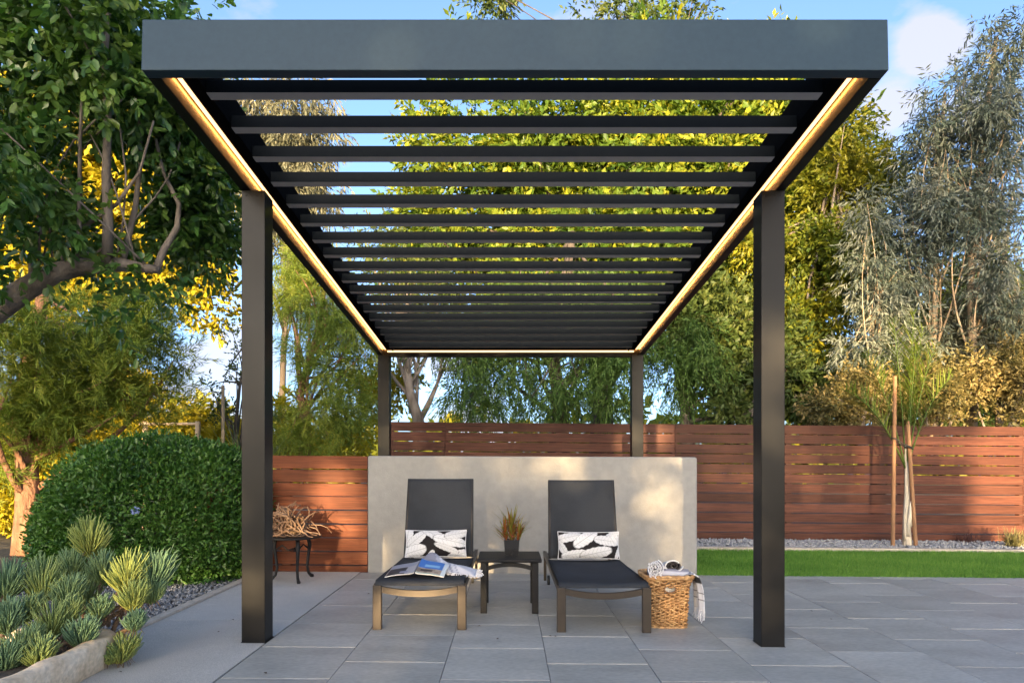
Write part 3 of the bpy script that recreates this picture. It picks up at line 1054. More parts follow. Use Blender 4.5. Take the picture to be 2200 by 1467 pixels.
# ================================================================ SIDE TABLE and its plant
t = thing('side_table', 'square black side table between the two loungers', 'side table', (.010, 5.68, G(0)))
q = MB()
q.box(-.258, .258, -.25, .25, .412, .440)
q.build('tabletop', M['table'], t, bevel=.008)
for sx in (-1, 1):
    for sy in (-1, 1):
        q = MB()
        xa, xb_ = sorted((sx * .232, sx * .180))
        ya, yb = sorted((sy * .222, sy * .190))
        q.box(xa, xb_, ya, yb, 0, .411)
        q.build('leg', M['table'], t, bevel=.005)
for sy in (-1, 1):
    q = MB()
    for i in range(12):
        x1, x2 = -.179 + .358 * i / 12, -.179 + .358 * (i + 1) / 12
        z1, z2 = [.345 + .030 * (1 - (x / .179) ** 2) for x in (x1, x2)]
        y = sy * .205
        q.add([(x1, y - .012, z1), (x2, y - .012, z2), (x2, y + .012, z2), (x1, y + .012, z1), (x1, y - .012, z1 + .032), (x2, y - .012, z2 + .032), (x2, y + .012, z2 + .032), (x1, y + .012, z1 + .032)],
              [(0, 3, 2, 1), (4, 5, 6, 7), (0, 1, 5, 4), (2, 3, 7, 6)])
    q.build('rail', M['table'], t)

t = thing('potted_plant', 'spiky red and green plant in a black cube pot', 'potted plant', (.028, 5.70, G(0) + .440))
q = MB()
q.add([(-.056, -.056, 0), (.056, -.056, 0), (.056, .056, 0), (-.056, .056, 0), (-.064, -.064, .13), (.064, -.064, .13), (.064, .064, .13), (-.064, .064, .13),
       (-.056, -.056, .13), (.056, -.056, .13), (.056, .056, .13), (-.056, .056, .13), (-.052, -.052, .115), (.052, -.052, .115), (.052, .052, .115), (-.052, .052, .115)],
      [(0, 3, 2, 1), (0, 1, 5, 4), (1, 2, 6, 5), (2, 3, 7, 6), (3, 0, 4, 7), (4, 5, 9, 8), (5, 6, 10, 9), (6, 7, 11, 10), (7, 4, 8, 11), (8, 9, 13, 12), (9, 10, 14, 13), (10, 11, 15, 14), (11, 8, 12, 15)])
q.build('pot', M['glaze'], t)
q = MB(); q.box(-.0515, .0515, -.0515, .0515, .10, .112); q.build('potting_soil', M['soil'], t)
rs = np.random.RandomState(21)


def blades(name, m, base_pts, dirs, lens, wid, bend, rnd, nseg=4):
    """tapering, arching strap leaves"""
    V, Q, rn = [], [], []
    for p, d, ln, r in zip(base_pts, dirs, lens, rnd):
        p = np.array(p, float); d = np.array(d, float) / np.linalg.norm(d)
        s = np.cross(d, [0, 0, 1.0]); s = s / max(np.linalg.norm(s), 1e-6)
        n0 = len(V)
        for j in range(nseg + 1):
            tt = j / nseg
            c = p + d * ln * tt + np.array([d[0] * .3, d[1] * .3, -1]) * bend * ln * tt * tt
            w = wid * (1 - tt) ** .7 * (.7 + .6 * min(1, tt * 3)) * .5 + .0004
            V += [c - s * w, c + s * w]
            rn += [min(1, r * .7 + .35 * tt)] * 2
        for j in range(nseg):
            a = n0 + j * 2
            Q.append((a, a + 1, a + 3, a + 2))
    return np_mesh(name, np.array(V), np.array(Q), m, np.array(rn), smooth=True)


bp, bd, bl, br = [], [], [], []
for (ox, oy, n, hh) in ((0, 0, 90, .30), (-.035, -.01, 55, .21), (.04, .0, 55, .20), (0, -.03, 40, .16)):
    for i in range(n):
        a = rs.uniform(0, 6.28); sp = abs(rs.normal(0, .80))
        bd.append((math.cos(a) * sp + ox * 14 * .6, math.sin(a) * sp, 1.0))
        z0 = rs.uniform(.11, .11 + hh * .45)
        bp.append((ox + ox * z0 * 3 + rs.normal(0, .007), oy + rs.normal(0, .007), z0))
        bl.append(hh * rs.uniform(.45, .85)); br.append(rs.uniform(0, 1))
link('leaves', blades('leaves', M['l_brom'], bp, bd, bl, .011, .12, br), t)

# ================================================================ BASKET and towels
BX, BY = 1.185, 5.14
bz0 = G(BX)
t = thing('wicker_basket', 'tall woven rattan basket full of rolled towels by the lounger', 'basket', (BX, BY, bz0))


def ring(h, n, inset=0.0):
    """rounded square, flaring towards the rim"""
    a = .135 + .018 * h / .38 + .028 * max(0, (h - .27) / .11) ** 1.6 - inset
    pts = []
    for k in range(n):
        th = 2 * math.pi * k / n
        c, s = math.cos(th), math.sin(th)
        r = a / (abs(c) ** 5 + abs(s) ** 5) ** .2
        pts.append(Vector((r * c, r * s * .92, h)))
    return pts


q = MB()
rw = random.Random(5)
NB = 112
ROWS = 25
for row in range(ROWS):
    h = .012 + row * (.358 / ROWS)
    pts = ring(h, NB)
    vs, fs = [], []
    hh = .0088
    for k, p in enumerate(pts):
        wv = math.sin(2 * math.pi * (k * 14 / NB) + (math.pi if row % 2 else 0) + rw.uniform(-.5, .5))
        nrm_ = Vector((p.x, p.y, 0)).normalized()
        dz = rw.uniform(-.004, .004) + .004 * math.sin(k * .9 + row * 2.3)
        c = p + nrm_ * (.0085 * wv) + Vector((0, 0, dz))
        vs += [c + Vector((0, 0, -hh)), c + nrm_ * .007, c + Vector((0, 0, hh)), c - nrm_ * .004]
    for k in range(NB):
        kk = (k + 1) % NB
        th = 2 * math.pi * (k + .5) / NB
        if 15 <= row - .5 + 0 <= 20 and 17 < row < 22 and abs(((th - 4.71 + math.pi) % (2 * math.pi)) - math.pi) < .30:
            continue                                      # the hand hole in the front
        for e in range(4):
            a, b = k * 4 + e, k * 4 + (e + 1) % 4
            a2, b2 = kk * 4 + e, kk * 4 + (e + 1) % 4
            fs.append((a, a2, b2, b))
    q.add(vs, fs)
q.build('weave', M['wicker'], t, smooth=True)
q = MB()
for k in range(28):
    hs_ = [.005, .1, .2, .27, .32, .36]
    pk = [ring(h, 28)[k] * 1.0 for h in hs_]
    th = 2 * math.pi * k / 28
    if abs(((th - 4.71 + math.pi) % (2 * math.pi)) - math.pi) < .28:
        pk = pk[:3]
    q.tube(pk, [.006] * len(pk), 6)
q.build('stakes', M['wicker'], t, smooth=True)
q = MB()
for (nm, h, r_) in (('rim', .372, .014), ('rim', .385, .011), ('base_band', .006, .010)):
    q = MB()
    pp = ring(h, 64); pp.append(pp[0])
    pp = [p + Vector((0, 0, .003 * math.sin(i * 2.6))) for i, p in enumerate(pp)]
    pp[-1] = pp[0]
    q.tube(pp, [r_ + .0022 * math.sin(i * 1.9) for i in range(len(pp))], 8, cap=False)
    q.build(nm, M['wicker'], t, smooth=True)
q = MB()
hp = []
for k in range(25):
    a = 2 * math.pi * k / 24
    u, hz = .045 * math.cos(a), .292 + .027 * math.sin(a)
    ringp = .135 + .018 * hz / .38 + .028 * max(0, (hz - .27) / .11) ** 1.6
    hp.append(Vector((u, -ringp * .92 - .006, hz)))
q.tube(hp, [.0065] * 25, 6, cap=False)
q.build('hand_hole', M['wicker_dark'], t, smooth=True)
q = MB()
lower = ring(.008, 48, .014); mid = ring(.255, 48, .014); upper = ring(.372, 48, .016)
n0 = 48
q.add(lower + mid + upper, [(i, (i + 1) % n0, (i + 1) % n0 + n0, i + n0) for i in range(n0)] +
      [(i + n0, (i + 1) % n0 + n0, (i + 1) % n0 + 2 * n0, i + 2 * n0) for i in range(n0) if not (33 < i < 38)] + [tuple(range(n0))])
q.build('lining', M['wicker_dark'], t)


def rolled_towel(label, p0, p1, r, turns, stripes, fringe=False, seed=0, flat=1.0):
    """a towel rolled into a tight spiral along p0-p1"""
    p0, p1 = Vector(p0), Vector(p1)
    ax = (p1 - p0); ln = ax.length; ax.normalize()
    u = ax.cross(Vector((0, 0, 1))).normalized(); w = u.cross(ax)
    t = thing('rolled_towel', label, 'towel', p0, 'towels in the wicker basket')
    NS, NL = int(turns * 26), 26
    rr = random.Random(seed)
    wob = [rr.uniform(-1, 1) for _ in range(8)]

    def fn(a, b):
        th = a * turns * 2 * math.pi
        rad = r * (.16 + .84 * a) * (1 + .02 * math.sin(th * 2 + wob[0]) + .025 * math.sin(b * 6 + wob[1]))
        l_ = b * ln + .006 * math.sin(th + wob[2]) * (1 if b > .5 else -1) + (.02 * (1 - a) * (1 if b < .5 else -1))
        return ax * l_ + u * math.cos(th) * rad + w * math.sin(th) * rad * flat
    o = MB().grid(fn, NS, NL).build('cloth', M['print_cloth'], t, smooth=True, solid=.010)
    cc = []
    for j in range(NL + 1):
        for i in range(NS + 1):
            cc.append(stripes(i / NS, j / NL))
    set_print(o, cc)
    if fringe:
        q = MB()
        for i in range(44):
            a = rr.uniform(.1, 1)
            p = Vector(fn(a, 0))
            d = (-ax + Vector((rr.uniform(-.8, .8), 0, rr.uniform(-.8, .8)))).normalized()
            l2_ = rr.uniform(.02, .045)
            q.tube([p, p + d * l2_ * .6, p + d * l2_ + Vector((rr.uniform(-.012, .012), 0, -.012))], [.004, .0038, .0045], 5)
        q.build('fringe', M['white_cotton'], t)
    return t


zr = bz0 + .36
rolled_towel('slate grey rolled towel with white tassels at the left of the basket', (1.075, 4.99, zr + .085), (1.115, 5.22, zr + .03), .060, 3.2,
             lambda a, b: (.17, .175, .22) if (a > .72 and b > .12) else ((.60, .60, .63) if b < .12 else (.24, .245, .30)), True, 1)
rolled_towel('white rolled towel showing its dark brown inside in the basket', (1.215, 5.02, zr + .100), (1.235, 5.24, zr + .06), .066, 3.0,
             lambda a, b: (.66, .655, .65) if a > .70 else (.050, .043, .042), False, 2, .72)
rolled_towel('shiny grey and white striped towel roll across the front of the basket', (1.085, 5.035, zr + .040), (1.325, 5.045, zr + .028), .043, 2.6,
             lambda a, b: ((.50, .50, .56) if (int(a * 2.6 * 9) % 3) == 0 else (.24, .24, .29)), False, 3)
rolled_towel('plain white towel roll inside the basket seen through its hand hole', (1.09, 5.085, bz0 + .292), (1.28, 5.085, bz0 + .292), .058, 2.4, lambda a, b: (.62, .61, .61) if b < .6 else (.45, .44, .45), False, 4)

t = thing('hanging_towel', 'white towel with dark stripes hanging over the basket rim', 'towel', (1.375, 5.06, zr), 'towels in the wicker basket')
NUh, NVh = 14, 44


def hang(u, v):
    y = -.085 + .19 * u
    fold = .013 * math.sin(u * 10 + v * 2)
    if v < .16:
        k = v / .16
        return (-.085 + .085 * k + .006 * u, y * .8, .030 + .012 * math.sin(k * 3.1) + fold * .3)
    k = (v - .16) / .84
    return (.006 + .028 * math.sin(min(1, k * 2) * 1.57) + fold + .012 * k, y * (.8 + .25 * k) + .01 * k, .030 - .255 * k)


o = MB().grid(hang, NUh, NVh).build('cloth', M['print_cloth'], t, smooth=True, solid=.006)
cc = []
for j in range(NVh + 1):
    for i in range(NUh + 1):
        v = j / NVh
        c = (.70, .685, .68)
        if .20 < v < .36: c = (.040, .038, .040)
        elif v < .12: c = (.30, .30, .33)
        elif .57 < v < .605 or .74 < v < .77: c = (.16, .15, .15)
        cc.append(c)
set_print(o, cc)
q = MB()
for i in range(26):
    p = Vector(hang(i / 25, 1))
    l2_ = rf.uniform(.055, .095)
    q.tube([p, p + Vector((rf.uniform(-.006, .008), rf.uniform(-.006, .006), -l2_ * .5)), p + Vector((rf.uniform(-.012, .012), rf.uniform(-.012, .012), -l2_))], [.0036, .0045, .0028], 5)
q.build('fringe', M['white_cotton'], t)

# ================================================================ IRON TABLE with driftwood
tx, ty_, tzz = -2.175, 6.93, G(-2.175)
t = thing('iron_table', 'small round black cast iron table by the red brown fence', 'table', (tx, ty_, tzz))
q = MB(); q.lathe([(.02, .424), (.262, .428), (.275, .434), (.275, .446), (.262, .452), (.235, .449), (.02, .449)], 40)
q.build('tabletop', M['iron'], t, smooth=False)
for k in range(3):
    a = R(-62 + 120 * k)
    ca, sa = math.cos(a), math.sin(a)
    q = MB()
    q.tube([(ca * r_, sa * r_, z_) for (r_, z_) in ((.185, .425), (.205, .34), (.185, .22), (.172, .12), (.19, .05), (.225, .015), (.245, .012))], [.022, .020, .016, .014, .014, .017, .019], 8)
    q.tube([(ca * r_, sa * r_, z_) for (r_, z_) in ((.19, .30), (.12, .35), (.06, .30), (.0, .32))], [.010, .009, .009, .010], 6)
    q.build('leg', M['iron'], t, smooth=True)

t = thing('dried_root_ball', 'tangled ball of pale dried roots sitting on the iron table', 'driftwood', (tx - .02, ty_ - .02, tzz + .452))
q = MB()
rd = random.Random(9)
for i in range(120):
    a = rd.uniform(0, 6.28); el = rd.uniform(.02, 1.5)
    d = Vector((math.cos(a) * math.cos(el), math.sin(a) * math.cos(el), math.sin(el)))
    p = Vector((rd.uniform(-.07, .07), rd.uniform(-.07, .07), rd.uniform(.02, .08)))
    ln = rd.uniform(.22, .46)
    tw = Vector((rd.uniform(-1, 1), rd.uniform(-1, 1), rd.uniform(-1, 1)))
    pts = [p]
    for j in range(6):
        d = (d + tw.cross(d) * .55 + Vector((rd.uniform(-.35, .35), rd.uniform(-.35, .35), rd.uniform(-.3, .3)))).normalized()
        nx = pts[-1] + d * ln / 6
        nx.z = max(nx.z, .014)
        pts.append(nx)
    r0 = rd.uniform(.007, .014)
    q.tube(pts, [r0 * (1 - .11 * j) for j in range(7)], 6)
q.build('roots', M['driftwood'], t, smooth=True)

# ================================================================ dead leaves on the paving
LEAF_AT = ['dry leaf just in front of the right lounger between its legs, left of a pair', 'dry leaf just in front of the right lounger, right one of a pair', 'dark dry leaf on the path beside the stone trough end',
           'dark dry leaf on the tiles in front of the left pergola post', 'dry leaf on the tiles behind the left front leg of the left lounger', 'dry leaf under the seat of the empty lounger',
           'dry leaf on the concrete path left of the front post', 'dry leaf on tiles just right of the right front post', 'dry leaf on tiles farther out right of the right front post',
           'dry leaf on tiles by the left front leg of the side table', 'dry leaf on the tiles in front of the side table', 'dry leaf on the concrete path nearest the left front post']
li = 0
lm = None
for (px, py) in ((1182, 1365), (1192, 1366), (258, 1450), (570, 1450), (792, 1278), (1275, 1284), (500, 1336), (1743, 1307), (1786, 1324), (1030, 1345), (1070, 1372), (470, 1362)):
    h = CAMH
    Y = F * (CAMH + .01) / (py - CY)
    p = at(px, py, Y)
    if lm is None:
        q = MB()
        q.add([(-.022, 0, .002), (0, -.011, .009), (.022, .003, .003), (0, .012, .007), (0, 0, .003)], [(0, 1, 4), (1, 2, 4), (2, 3, 4), (3, 0, 4)])
        o = q.build('fallen_leaf', M['dead_leaf'])
        lm = o.data
    else:
        o = link('fallen_leaf', lm)
    o.location = (p.x, p.y, G(p.x) + .0055)
    o.rotation_euler = (0, 0, rd.uniform(0, 6.28))
    o.scale = (rd.uniform(.5, 1.0),) * 3
    tag(o, LEAF_AT[li], 'fallen leaf', 'dry leaves scattered on the paving')
    li += 1

# ================================================================ PLANTS NEAR THE CAMERA
# cast stone trough at the lower left
t = thing('stone_trough', 'weathered beige cast stone trough at the edge of the path', 'planter', (-2.78, 3.55, 0))
q = MB()
prof = []
x0, x1, y0, y1 = -.56, .49, -1.0, .62
rs_ = random.Random(2)


def trough_ring(i, z):
    n = 56
    pts = []
    for k in range(n):
        th = 2 * math.pi * k / n
        c, s = math.cos(th), math.sin(th)
        rr_ = 1 / (abs(c) ** 7 + abs(s) ** 7) ** (1 / 7)
        pts.append(Vector(((x0 + x1) / 2 + rr_ * c * ((x1 - x0) / 2 - i), (y0 + y1) / 2 + rr_ * s * ((y1 - y0) / 2 - i), z + .006 * math.sin(k * 1.7 + z * 30))))
    return pts


rings = [trough_ring(*a) for a in ((.035, .0), (.02, .02), (.008, .10), (.0, .165), (.012, .185), (.05, .192), (.085, .185), (.10, .12))]
n = 56
for r_ in rings: q.v += [tuple(p) for p in r_]
for i in range(len(rings) - 1):
    for k in range(n):
        q.f.append((i * n + k, i * n + (k + 1) % n, (i + 1) * n + (k + 1) % n, (i + 1) * n + k))
q.build('body', M['trough'], t, smooth=True)
q = MB(); q.box(x0 + .1, x1 - .1, y0 + .1, y1 - .1, .10, .13); q.build('planting_soil', M['soil'], t)

# finger succulents: each rosette is a part
SUC = [
    ('tall finger leaf succulent with one yellow green head above the rest', (-2.78, 4.55), [(193, 1147, 50, 4.55, .75), (220, 1213, 44, 4.5, .35), (155, 1205, 42, 4.5, .40), (185, 1262, 40, 4.45, .55)]),
    ('finger leaf succulent with pale yellow green heads next to the gravel', (-2.55, 4.15), [(276, 1222, 56, 4.2, .80), (334, 1222, 52, 4.3, .10), (288, 1272, 44, 4.1, .75), (330, 1265, 34, 4.25, .35), (290, 1330, 26, 4.0, .1)]),
    ('finger leaf succulent with blue green heads in the middle of trough', (-2.75, 3.95), [(91, 1240, 56, 4.1, .55), (147, 1265, 46, 4.05, .35), (112, 1330, 48, 3.9, .60), (216, 1300, 32, 4.05, .25), (178, 1352, 42, 3.85, .08), (150, 1305, 36, 3.95, .6)]),
    ('finger leaf succulent spilling over the left end of the trough', (-2.95, 3.75), [(15, 1240, 56, 4.0, .25), (18, 1315, 50, 3.8, .12), (50, 1375, 54, 3.65, .45), (10, 1408, 52, 3.55, .22), (85, 1395, 40, 3.6, .5), (60, 1300, 40, 3.9, .5)]),
    ('small finger leaf succulent hanging over the end of the trough', (-2.36, 4.05), [(266, 1388, 34, 3.98, .8), (245, 1400, 26, 3.95, .6)]),
]
for si, (lab, (sx, sy), heads) in enumerate(SUC):
    base = Vector((sx, sy, .10))
    t = thing('finger_succulent', lab, 'succulent', base, 'finger succulents around the stone trough')
    rs = np.random.RandomState(40 + si)
    for (px, py, rp, Y, tone) in heads:
        c = at(px, py + rp * .55, Y)
        rad = rp * Y / F * rs.uniform(.88, 1.15)
        q = MB(base)
        a = Vector((sx + rs.uniform(-.12, .12), sy + rs.uniform(-.12, .12), .09))
        if si == 4: a = Vector((c.x - .10, c.y - .03, .14))
        cp = curve_pts(a, c, .16, 7, si * 9 + px)
        q.tube(cp, [.016 - .004 * i / 7 for i in range(8)], 7)
        for k in range(26):                               # shrivelled old leaves under the head
            i = rs.randint(3, 8); p = cp[i]
            d = Vector((rs.normal(), rs.normal(), -1.2)).normalized()
            q.tube([p, p + d * .04, p + d * .07 + Vector((0, 0, -.015))], [.0026, .0022, .001], 4, cap=False)
        stem = q.build('stem', M['stem_dry'], t, smooth=True)
        bp, bd, bl, br = [], [], [], []
        axis = np.array((cp[-1] - cp[-2]).normalized()) * .4 + np.array([0, 0, .8])
        nb = 170
        for k in range(nb):
            f = (k + .5) / nb
            a_ = k * 2.39996
            spread = .10 + 2.1 * f ** .8
            dd = axis + spread * (np.array([math.cos(a_), math.sin(a_), 0]) + rs.normal(0, .10, 3))
            off = axis / np.linalg.norm(axis) * rad * (.20 - .70 * f)
            bp.append(np.array(c - base) + off); bd.append(dd)
            bl.append(rad * rs.uniform(.85, 1.2) * (1.0 - .10 * f))
            br.append(np.clip(tone * .85 + .22 + .25 * (f - .4) + rs.uniform(-.12, .12), 0, 1))
        # fingers: thin 4-sided tubes that curve upwards
        V, Q, rn = [], [], []
        for p, d, ln, r_ in zip(bp, bd, bl, br):
            d = d / np.linalg.norm(d)
            f_ = [1 - max(0.0, d[2])]
            s = np.cross(d, [.13, .2, 1.0]); s /= np.linalg.norm(s); u2 = np.cross(s, d)
            n0 = len(V)
            for j, (tt, w) in enumerate(((0, .6), (.3, .95), (.62, 1.0), (.9, .75), (1.0, .2))):
                cc_ = p + d * ln * tt + np.array([0, 0, 1]) * (.20 + .45 * f_[0]) * ln * tt * tt + rs.normal(0, .004, 3) * tt
                wd = .0046 * w
                for (e, g) in ((1, 0), (-.5, .86), (-.5, -.86)):
                    V.append(cc_ + s * e * wd + u2 * g * wd); rn.append(r_ * (1.0 - .35 * tt) + .05)
            for j in range(4):
                for e in range(3):
                    a0, a1 = n0 + j * 3 + e, n0 + j * 3 + (e + 1) % 3
                    Q.append((a0, a1, a1 + 3, a0 + 3))
        link('rosette', np_mesh('rosette', np.array(V), np.array(Q), M['l_chalk'], np.array(rn), smooth=True), t)

# rounded hedge
rs = np.random.RandomState(50)
hb = Vector((-3.75, 7.25, 0))
t = thing('hedge', 'clipped rounded green hedge with a pale blue flower head', 'hedge', hb)
H_E = [(-3.80, 7.30, .52, 1.05, .85, .92), (-3.35, 7.35, .60, .75, .75, .80), (-3.12, 7.25, .50, .48, .60, .82), (-4.20, 7.2, .36, .66, .66, .66)]   # x, y, z, rx, ry, rz


def hedge_pts(n, scale):
    out_p, out_n = [], []
    while len(out_p) < n:
        e = H_E[rs.choice(4, p=[.42, .24, .16, .18])]
        d = rs.normal(size=3); d /= np.linalg.norm(d)
        sq = 1 / (abs(d[0]) ** 2.3 + abs(d[1]) ** 2.3 + abs(d[2]) ** 2.3) ** (1 / 2.3)
        lump = 1 + .035 * math.sin(d[0] * 7 + e[0] * 3) * math.cos(d[2] * 6) + rs.normal(0, .030)
        p = np.array(e[:3]) + d * sq * np.array(e[3:]) * lump * scale
        if p[2] < .0: continue
        ins = False
        for g in H_E:
            if g is e: continue
            w = (p - np.array(g[:3])) / np.array(g[3:])
            if (np.abs(w) ** 2.3).sum() < .75 * scale: ins = True
        if ins: continue
        out_p.append(p); out_n.append(d / np.array(e[3:]))
    return np.array(out_p), nrm(np.array(out_n))


P1, N1 = hedge_pts(21000, 1.0)
P2, N2 = hedge_pts(14000, .91)
P3, N3 = hedge_pts(10000, .80)
P4, N4 = hedge_pts(7000, .64)
P = np.concatenate([P1, P2, P3, P4]); N0 = np.concatenate([N1, N2, N3, N4])
n = len(P)
D = nrm(N0 * .55 + rs.normal(size=(n, 3)) * .55 + np.array([0, 0, .25]))
Nn = nrm(N0 * .6 + rs.normal(size=(n, 3)) * .5 + np.array([0, 0, .35]))
tone = np.clip(.45 + .22 * np.sin(P[:, 0] * 5 + P[:, 2] * 4) * np.sin(P[:, 2] * 6 + 1) + rs.uniform(-.35, .45, n), 0, 1)
A = [P - np.array(hb), D, Nn, rs.uniform(.034, .070, n), rs.uniform(.015, .028, n), tone]
front = A[:]
idx = single_leaves(t, A, hb, 300, M['l_hedge'])
mask = np.ones(n, bool); mask[idx] = False
tag(link('foliage', leaf_mesh('foliage', M['l_hedge'], *[x[mask] for x in A], shape='oval'), t), kind='stuff')
q = MB(hb)
for k in range(60):
    e = H_E[k % 4]
    a = Vector((e[0] + rs.uniform(-.3, .3) * e[3], e[1] + rs.uniform(-.3, .3) * e[4], -.03))
    d = rs.normal(size=3); d[2] = abs(d[2]); d /= np.linalg.norm(d)
    b_ = Vector(np.array(e[:3]) + d * np.array(e[3:]) * .88)
    q.tube(curve_pts(a, b_, .1, 5, k), [.016, .014, .012, .009, .006, .004], 5)
q.build('stem', M['bark_dark'], t)
fc = at(291, 1097, 6.46)
fp, fd = [], []
for k in range(60):
    d = nrm(rs.normal(size=(1, 3)))[0]
    fp.append(np.array(fc - hb) + d * .022); fd.append(d)
link('flower', leaf_mesh('flower', M['flower'], np.array(fp), np.array(fd), nrm(rs.normal(size=(60, 3))), .022, .018, rs.uniform(0, 1, 60), 'oval'), t)

# grass tufts by the long fence
def tuft(label, loc, n, h, m, seed, spread=.55, wid=.008):
    rs = np.random.RandomState(seed)
    t = thing('grass_tuft', label, 'grass tuft', loc)
    bp = [(rs.normal(0, .05), rs.normal(0, .05), 0) for _ in range(n)]
    bd = [(rs.normal(0, spread), rs.normal(0, spread), 1) for _ in range(n)]
    link('blades', blades('blades', m, bp, bd, h * rs.uniform(.5, 1.1, n), wid, .28, rs.uniform(0, 1, n), 5), t)
    return t


tuft('pale yellow green grass tuft in gravel near the right fence end', at(2178, 1172, 10.0), 230, .42, M['l_tuft'], 1, .6)
tuft('thin dark purple grass tuft against the long fence', (7.05, 10.45, G(7.05) + .02), 55, .36, M['l_tuftdark'], 2, .5, .007)

# staked palm sapling
pb = Vector((5.86, 10.02, G(5.86)))
t = thing('young_palm', 'slender young palm with papery base tied between wooden stakes', 'palm', pb)
q = MB(pb)
q.tube([pb + Vector(p) for p in ((0, 0, -.05), (-.01, 0, .15), (-.02, 0, .45), (-.01, 0, .75), (-.015, 0, 1.1), (-.03, 0, 1.5))], [.075, .060, .046, .036, .026, .02], 10)
for k in range(9):
    a = rd.uniform(0, 6.28); z0 = rd.uniform(.02, .45)
    d = Vector((math.cos(a), math.sin(a), 0))
    q.tube([pb + d * .05 + Vector((-.01, 0, z0)), pb + d * .055 + Vector((-.01, 0, z0 + .2)), pb + d * .085 + Vector((0, 0, z0 + rd.uniform(.3, .45)))], [.028, .022, .003], 6)
q.build('trunk', M['papery'], t, smooth=True)
rs = np.random.RandomState(60)
FR = [(-.14, .0, 2.50, .20), (.10, .02, 2.45, .08), (.28, -.05, 2.2, .30), (-.40, .05, 2.1, .34), (.48, .1, 1.8, .42), (-.60, -.1, 1.6, .5), (.02, -.2, 2.1, .3), (.22, .1, 2.35, .2)]
for (dx, dy, ln, bend) in FR:
    st = Vector((-.02, 0, 1.15))
    pts = []
    for j in range(13):
        tt = j / 12
        pts.append(st + Vector((dx * tt * 1.2 + dx * .9 * tt * tt * bend, dy * tt, ln * tt - bend * .55 * ln * tt * tt * tt)))
    q = MB(); q.tube(pts, [.014 * (1 - .8 * j / 12) for j in range(13)], 6)
    fr = q.build('frond', M['l_palm'], t, smooth=True)
    bp, bd, bl, br = [], [], [], []
    for k in range(84):
        tt = .30 + .70 * k / 84
        x_ = tt * 12; i0 = min(int(x_), 11)
        p = pts[i0].lerp(pts[i0 + 1], x_ - i0)
        ax = (pts[i0 + 1] - pts[i0]).normalized()
        sd = Vector((1, rs.uniform(-.5, .5), 0)) * (1 if k % 2 else -1)
        d = ax * 1.1 + sd * .8 + Vector(rs.normal(0, .14, 3))
        bp.append(tuple(p)); bd.append(tuple(d)); bl.append(.42 * math.sin(math.pi * (.12 + .83 * (tt - .3) / .7)) + .05); br.append(rs.uniform(0, 1))
    link('leaflets', blades('leaflets', M['l_palm'], bp, bd, bl, .015, .20, br, 4), fr)
for (lab, xa, za, xb_, zb_) in (('upright pale wooden stake left of the young palm', 1918, 1168, 1923, 808), ('leaning wooden stake right of the young palm', 1968, 1168, 1950, 905)):
    a, b_ = at(xa, za, 9.95), at(xb_, zb_, 9.95)
    a.z -= .08
    q = MB(a); q.tube([a, a.lerp(b_, .5), b_], [.029, .027, .026], 12)
    tag(q.build('wooden_stake', M['stake'], smooth=False), lab, 'stake', 'stakes beside the young palm')
q = MB(at(1940, 950, 9.95))
a, b_, c_ = at(1921, 942, 9.92), at(1940, 956, 9.95), at(1956, 963, 9.92)
q.tube([a + Vector((-.045, 0, .01)), a + Vector((0, -.035, 0)), b_ + Vector((0, -.05, 0)), c_ + Vector((0, -.04, 0)), c_ + Vector((.045, 0, -.01)), c_ + Vector((0, .05, 0)), b_ + Vector((0, .06, .01)), a + Vector((0, .05, .01)), a + Vector((-.045, 0, .01))], [.008] * 9, 6)
q.tube([b_ + Vector((0, -.05, .015)), c_ + Vector((0, -.04, .015))], [.008, .008], 6)
tag(q.build('tree_tie', M['tie'], smooth=True), 'black rubber tie looped round the palm and its stakes', 'tree tie')

# ================================================================ TREES
# carob tree: its limb reaches into the picture from the left
cb = [(-4.75, 4.7, -.1), (-4.62, 4.65, .9), (-4.25, 4.55, 1.6)] + [tuple(at(*p)) for p in ((-60, 700, 4.5), (60, 618, 4.5), (120, 585, 4.5), (180, 572, 4.5), (262, 569, 4.5), (340, 580, 4.45))]


def carob_limbs(t, base):
    L_ = [([(230, 570), (232, 480), (228, 380), (232, 250), (225, 120), (235, 10)], .036), ([(262, 569), (290, 450), (302, 350), (300, 270), (290, 160)], .022),
          ([(168, 572), (170, 480), (172, 300), (176, 200)], .018), ([(335, 580), (350, 540), (380, 490), (385, 440), (350, 370), (335, 300)], .026),
          ([(70, 610), (70, 550), (90, 450), (60, 330), (50, 200), (60, 60)], .026), ([(140, 500), (190, 480), (250, 440), (300, 370), (330, 260)], .016),
          ([(-40, 690), (-20, 560), (10, 420), (20, 250)], .03), ([(140, 580), (130, 520), (110, 480)], .02)]
    rr = random.Random(4)
    for pts, r0 in L_:
        Yw = [4.5 + rr.uniform(-.03, .03)]
        for _ in pts[1:]: Yw.append(Yw[-1] + rr.uniform(-.12, .12))
        pp = [at(px, py, y_) for (px, py), y_ in zip(pts, Yw)]
        q = MB(base)
        q.tube(pp, [r0 * (1 - .6 * i / (len(pp) - 1)) for i in range(len(pp))], 8)
        q.build('limb', M['bark_grey'], t, smooth=True)


def carob_drop(c):
    px, py = CX + c[0] * F / c[1], CY - (c[2] - CAMH) * F / c[1]
    if c[0] > -2.12 - c[3]*.4 and c[1] > 3.2: return True
    for (x, y, rx, ry) in ((215, 400, 105, 95), (300, 640, 60, 26), (120, 330, 50, 40), (290, 330, 36, 60), (40, 640, 170, 70), (230, 570, 110, 30)):
        if ((px - x) / rx) ** 2 + ((py - y) / ry) ** 2 < 1: return True
    return False


